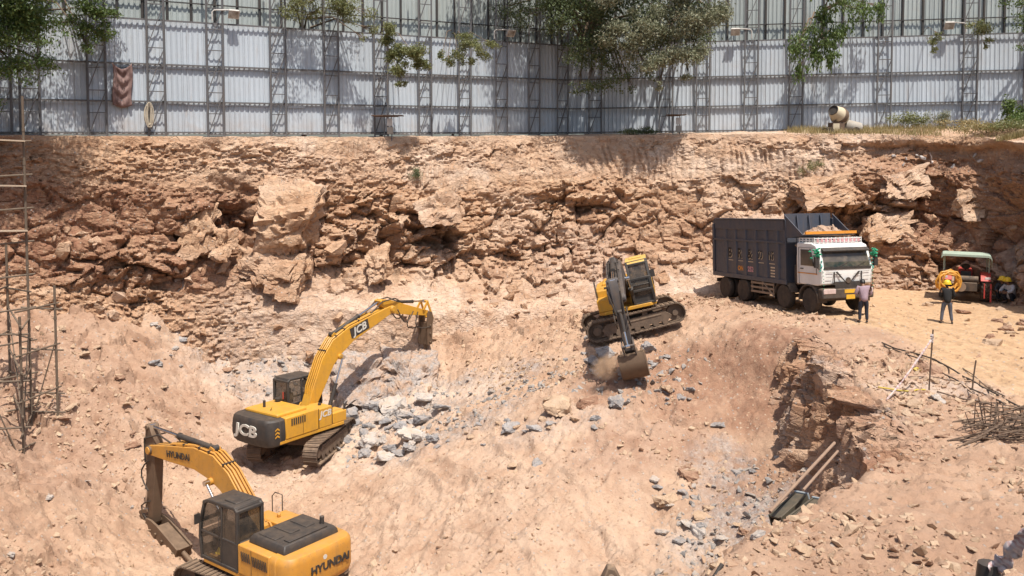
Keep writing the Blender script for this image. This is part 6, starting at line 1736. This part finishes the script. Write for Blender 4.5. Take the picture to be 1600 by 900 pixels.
# things at the bottom edge
B_ = on_ground(955,899); m = MB()
B_ = Vector((W(955,884,22).x,22,g1(W(955,884,22).x,22)))
zt_ = W(955,884,22).z-B_.z
m = MB(Matrix.Translation(B_)); m.loft([[(-.42,-.3,0-.2),(.42,-.3,-.2),(.42,.3,-.2),(-.42,.3,-.2)],[(-.36,-.22,zt_*.55),(.40,-.22,zt_*.5),(.40,.22,zt_*.5),(-.36,.22,zt_*.55)],[(-.10,-.16,zt_),(.09,-.16,zt_*.98),(.09,.16,zt_*.98),(-.10,.16,zt_)]])
m.cyl((-.02,-.24,zt_*.82),(-.02,.24,zt_*.82),.09)
tag(m.build('steel_tool_head',M_TRK,bevel=.03),'dark dirty steel tool head with a pin, cut off by the bottom edge','tool')
p = on_ground(1122,893); m = MB(); m.tube([p-Vector((.12,.05,.15)),p+Vector((.08,.05,.10))],.035,10); tag(m.build('pipe_stub',M_BLK),'short dark pipe stub sticking out of the terrace edge at the bottom','pipe')

# ------------------------------------------------------------------ along the rim: mixer, covered stands, cloth, rope
def rim_z(x,y):
    # height of the berm under a point
    d = np.hypot(berm[:,0]-x,berm[:,1]-y); return float(berm[int(np.argmin(d)),2])
M_CREAM = paint('mixer_cream',(.58,.50,.36),.6,.3); M_MIXB = paint('mixer_brown',(.11,.07,.05),.7,.4); M_MIXG = paint('mixer_grey',(.36,.34,.30),.7,.4)
def mixer():
    p = W(1312,206,48.6); z = rim_z(p.x,p.y); root = thing('concrete_mixer','old cream concrete mixer with dark open drum mouth standing on the right rim','mixer',(p.x,p.y,z))
    ax = Vector((-.72,-.55,.42)).normalized(); o_ = Vector((-.05,0,1.02))
    m = MB(); m.lathe([(.05,-.42),(.40,-.40),(.46,-.25),(.46,.12),(.30,.62),(.27,.66),(.24,.62),(.40,.1),(.38,-.2),(.02,-.3)],o_,ax,28); dr = m.build('drum',M_CREAM,root)
    m = MB(); m.lathe([(.47,-.22),(.50,-.20),(.50,.08),(.47,.10)],o_,ax,28); m.build('drum_ring',M_MIXB,dr)
    m = MB(); m.lathe([(.275,.60),(.30,.64),(.285,.69),(.25,.68),(.24,.62)],o_,ax,28); m.build('drum_mouth',M_BLK,dr)
    m = MB(); m.lathe([(.02,.30),(.26,.30),(.26,.34),(.02,.34)],o_,ax,24); m.build('drum_inside',M_BLK,dr)
    m = MB(); m.box((-.55,-.35,.05),(.15,.35,.62)); m.bar((-.5,-.3,.6),(-.1,-.3,1.0),.06); m.bar((.1,.3,.6),(0,.3,1.0),.06); m.build('frame',M_MIXB,root,.02)
    m = MB(); m.box((-.50,-.36,.12),(-.15,-.352,.56)); m.build('frame_panel',M_CREAM,root)
    m = MB(); m.lathe([(.02,0),(.26,.02),(.34,.12),(.34,.95),(.26,1.05),(.02,1.07)],(.25,.05,.50),(.93,.2,-.20),22); m.build('water_tank',M_MIXG,root)
    for y in (-.42,.42):
        for x in (-.7,.75):
            m = MB(); m.lathe([(.10,-.06),(.20,-.06),(.2,.06),(.1,.06)],(x,y,.16),(0,1,0),18); m.build('wheel',M_TYRE,root)
mixer()
M_BOXW = paint('white_box',(.60,.58,.54),.5,.3)
def stand(px,py,Y,lab,wd):
    p = W(px,py,Y); z = rim_z(p.x,p.y); root = thing('covered_switch_stand',lab,'switch stand',(p.x,p.y,z))
    m = MB(); m.box((-wd/2,-.4,1.12),(wd/2,.4,1.16)); m.box((-wd/2+.1,-.3,1.08),(wd/2-.3,.3,1.118)); m.build('flat_cover',M_MIXB,root)
    m = MB()
    for x in (-.18,.22): m.bar((x,0,-.3),(x,0,1.09),.05)
    m.build('post',M_STEEL,root)
    m = MB(); m.box((-.02,-.16,.58),(.26,-.03,.98)); m.build('white_box',M_BOXW,root,.01)
    m = MB(); m.box((-.02,-.18,.14),(.30,-.03,.52)); m.build('lower_box',M_MIXG,root,.01)
stand(606,212,47.4,'small switch boxes under a flat brown cover on the rim at the left fence',1.7)
stand(1056,211,50.9,'small white boxes under a narrow cover on the rim beneath the dusty tree',1.1)
a = NT('mauve_cloth'); M_CLOTH = a.done(a.mix(a.rampf(a.noise(3,6),.3,.7),(.13,.075,.07),(.27,.18,.16)),.9)
fA, fD, fN, fB = fl_[1], fl_[2], fl_[3], fl_[4]
u0, u1 = line_at_px(fA,fD,179), line_at_px(fA,fD,209); n = 26
v = []
for j in range(n):
    for i in range(n):
        s_, t = i/(n-1), j/(n-1); sag = .22*math.sin(PI*s_)
        z = 3.42-(1.98+sag*.6)*t-sag*(1-t)*1.3
        fold = .06*math.sin(14*t*PI*.5+6*abs(s_-.5))*math.sin(PI*s_)+.03*math.sin(s_*22)
        p = fA+fD*(u0+(u1-u0)*(s_+.05*math.sin(t*6)))+fN*(.27+fold); v.append([p[0],p[1],float(fB(u0))+z])
o = mesh_np('hanging_cloth',np.array(v),grid_faces(n,n),M_CLOTH,smooth=True); md = o.modifiers.new('t','SOLIDIFY'); md.thickness = .01
tag(o,'mauve brown cloth hanging in swags from a rail of the left fence','cloth')
M_ROPE = paint('beige_rope',(.52,.46,.36),.9,.1); m = MB(); u = line_at_px(fA,fD,233); r_ = np.random.default_rng(2)
for k in range(16):
    w_, h_ = r_.uniform(.05,.24), r_.uniform(.42,.66); pts = []
    for i in range(17):
        t = 2*PI*i/16; p = fA+fD*(u+math.sin(t)*w_)+fN*(.42+.03*k*.5); pts.append(Vector((p[0],p[1],float(fB(u))+.95+math.cos(t)*h_+r_.normal()*.012)))
    m.tube(pts,.018,6)
tag(m.build('rope_coil',M_ROPE),'beige rope coil hanging on a lattice post of the left fence','rope')

# ------------------------------------------------------------------ plants
M_GRASS = leaf_mat('dry_grass',(.16,.15,.05),(.30,.24,.10),(.42,.33,.17))
r_ = np.random.default_rng(31); tuf = []
for k in range(9000):
    px = 1240+360*r_.uniform()**.85; x0 = None
    j = np.argmin(np.abs(RIMS[:,0]-(px-800)/FPX*47)); d = r_.uniform(.05,4.4)
    p = RIMS[j,:2]-NRM[j]*d+r_.normal(size=2)*.15; tuf.append((p[0],p[1],rim_z(p[0],p[1])) if k % 5 == 0 else (p[0],p[1],None))
zz = 14.3
out = []
for q in tuf:
    if q[2] is not None: zz = q[2]; ox = q
    out.append((ox[0]+r_.normal()*.12, ox[1]+r_.normal()*.12, zz))
tuf = np.array(out); h = r_.uniform(.12,.42,len(tuf)); a_ = r_.uniform(0,2*PI,len(tuf)); dx = np.stack([np.cos(a_),np.sin(a_),a_*0],-1)*.018
tipv = np.stack([r_.normal(size=len(tuf))*.10,r_.normal(size=len(tuf))*.10,h],-1)
v = np.stack([tuf-dx-[0,0,.05],tuf+dx-[0,0,.05],tuf+tipv],1).reshape(-1,3); tag(mesh_np('rim_grass',v,np.arange(len(v)).reshape(-1,3),M_GRASS),kind='stuff')
def bush(label, px, py, Y, w_, h_, n, mat, seed, size=.1, name='bush', base=None, droop=-.1):
    p = W(px,py,Y); z = rim_z(p.x,p.y) if base is None else base
    r_ = np.random.default_rng(seed); cl = []; root = thing(name,label,'plant',(0,0,0)); m = MB()
    for k in range(9):
        c = np.array([p.x+r_.normal()*w_*.38, p.y+r_.normal()*w_*.2, z+h_*r_.uniform(.25,.8)]); cl.append([*c,w_*.28,w_*.25,h_*.28]); m.tube([(p.x+(c[0]-p.x)*.3,p.y,z-.1),tuple(c)],.012,5)
    m.build('stem',M_BARK,root); v,f = leaves(np.array(cl),n,size,r_,droop); mesh_np('foliage',v,f,mat,root)
bush('mixed green bush on the right rim between two lattice posts',1432,206,49.5,1.6,.95,1500,M_LEAF_Y,1,.12)
bush('pale whitish flowering bush on the right rim, right of the mixed green bush',1475,200,49.4,.9,1.1,900,M_LEAF_D,2,.11)
bush('low dry brown scrub on the rim below the far right fence panel',1520,212,48.5,2.2,.6,1500,M_GRASS,3,.11)
bush('tall broad leaved green plant at the far right end of the rim',1578,212,47.6,.9,1.5,800,M_LEAF_G,4,.2)
bush('dense green weeds at the right picture edge on the rim',1604,216,46.5,1.2,.7,900,M_LEAF_G,5,.13)
bush('dry yellowish scrub at the end of the right rim, lower of two',1545,222,45.0,2.4,.55,2200,M_GRASS,7,.12)
bush('green leafy weeds between the dry scrub and the right edge',1580,222,44.0,1.6,.6,1300,M_LEAF_Y,8,.12)
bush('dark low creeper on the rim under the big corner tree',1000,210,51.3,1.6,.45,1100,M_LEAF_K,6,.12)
def wall_bush(label,px,py,w_,n,mat,seed):
    # nearest point of the rock face seen at that pixel
    q = wallv; dz = q[:,2]-CAMZ; dep = q[:,1]*CP-dz*SP; X = 800+FPX*q[:,0]/dep; Yp = CY-FPX*(q[:,1]*SP+dz*CP)/dep
    near = (np.hypot(X-px,Yp-py) < 3); k = np.where(near)[0][np.argmin(q[near,1])]; c = q[k]
    r_ = np.random.default_rng(seed); root = thing('wall_shrub',label,'plant'); m = MB()
    cl = [[c[0]+r_.normal()*w_*.4,c[1]-.12+r_.normal()*.08,c[2]+r_.normal()*w_*.3,w_*.35,.18,w_*.3] for _ in range(6)]
    for b in cl: m.tube([tuple(c+np.array([0,.2,-.1])),tuple(b[:3])],.01,5)
    m.build('stem',M_BARK,root); v,f = leaves(np.array(cl),n,.09,r_,.3); mesh_np('foliage',v,f,mat,root)
wall_bush('dark green shrub clinging to the upper rock face near the middle',652,272,.6,500,M_LEAF_K,11)
wall_bush('green shrub clinging to the rock face below the mixer',1266,262,.7,600,M_LEAF_Y,12)
M_RAG = paint('dirty_rag',(.55,.46,.42),.9,.2)
def wallp(px,py):
    q = wallv; dz = q[:,2]-CAMZ; dep = q[:,1]*CP-dz*SP; X = 800+FPX*q[:,0]/dep; Yp = CY-FPX*(q[:,1]*SP+dz*CP)/dep
    near = (np.hypot(X-px,Yp-py) < 3.5); k = np.where(near)[0][np.argmin(q[near,1])]; return Vector(q[k])
c = wallp(1452,238); ribbon('hanging_rag','pale torn rag hanging down the rock face below the right rim',[c+Vector((0,-.1,.1)),c+Vector((.03,-.25,-.3)),c+Vector((-.04,-.2,-.8)),c+Vector((0,-.18,-1.25))],.26,M_RAG,'rag',9,.4)
M_BAG = paint('plastic_litter',(.48,.46,.45),.6,.3)
for k,(px,py) in enumerate([(1395,240),(1415,246),(1432,240),(1440,250),(1486,258),(1520,240),(1528,250),(1408,256)]):
    c = wallp(px,py); o = bpy.data.objects.new('litter',PROTO.get('lit') or None) if 'lit' in PROTO else None
    if o is None:
        v,f = rough_rock(2,2); o = mesh_np('litter',v,f,M_BAG,smooth=True); PROTO['lit'] = o.data
    else: COL.objects.link(o)
    o.location = c+Vector((0,-.06,0)); s_ = random.uniform(.10,.2); o.scale = (s_*1.2,s_*.8,s_); o.rotation_euler = (k,k*2,k*3)
    tag(o,'scrap of grey white plastic litter caught on the rock face below the right rim','litter','litter on the right rock face')
# dust thrown up beside the bucket
bm = bmesh.new(); bmesh.ops.create_icosphere(bm, subdivisions=3, radius=1)
for v_ in bm.verts: v_.co *= 1+.22*math.sin(v_.co.x*5+1)*math.sin(v_.co.y*4)*math.sin(v_.co.z*6+2)
me = bpy.data.meshes.new('dust_cloud'); bm.to_mesh(me); bm.free(); o = bpy.data.objects.new('dust_cloud',me); COL.objects.link(o)
p = W(948,572,32.2); o.location = p; o.scale = (.75,.6,.55); o.rotation_euler = (0,-.5,0)
dm = bpy.data.materials.new('dust'); dm.use_nodes = True; t_ = dm.node_tree; t_.nodes.remove(t_.nodes['Principled BSDF'])
pv = t_.nodes.new('ShaderNodeVolumePrincipled'); pv.inputs['Color'].default_value = (.80,.58,.40,1)
nz = t_.nodes.new('ShaderNodeTexNoise'); nz.inputs['Scale'].default_value = 1.8; tc = t_.nodes.new('ShaderNodeTexCoord'); t_.links.new(tc.outputs['Object'],nz.inputs['Vector'])
ln = t_.nodes.new('ShaderNodeVectorMath'); ln.operation = 'LENGTH'; t_.links.new(tc.outputs['Object'],ln.inputs[0])
m1 = t_.nodes.new('ShaderNodeMapRange'); m1.inputs[1].default_value = .35; m1.inputs[2].default_value = .95; m1.inputs[3].default_value = 1; m1.inputs[4].default_value = 0; t_.links.new(ln.outputs['Value'],m1.inputs[0])
m2 = t_.nodes.new('ShaderNodeMapRange'); m2.inputs[1].default_value = .35; m2.inputs[2].default_value = .65; m2.inputs[4].default_value = 4.5; t_.links.new(nz.outputs['Fac'],m2.inputs[0])
mm = t_.nodes.new('ShaderNodeMath'); mm.operation = 'MULTIPLY'; t_.links.new(m1.outputs[0],mm.inputs[0]); t_.links.new(m2.outputs[0],mm.inputs[1]); t_.links.new(mm.outputs[0],pv.inputs['Density'])
t_.links.new(pv.outputs[0],t_.nodes['Material Output'].inputs['Volume']); me.materials.append(dm); tag(o,kind='stuff')
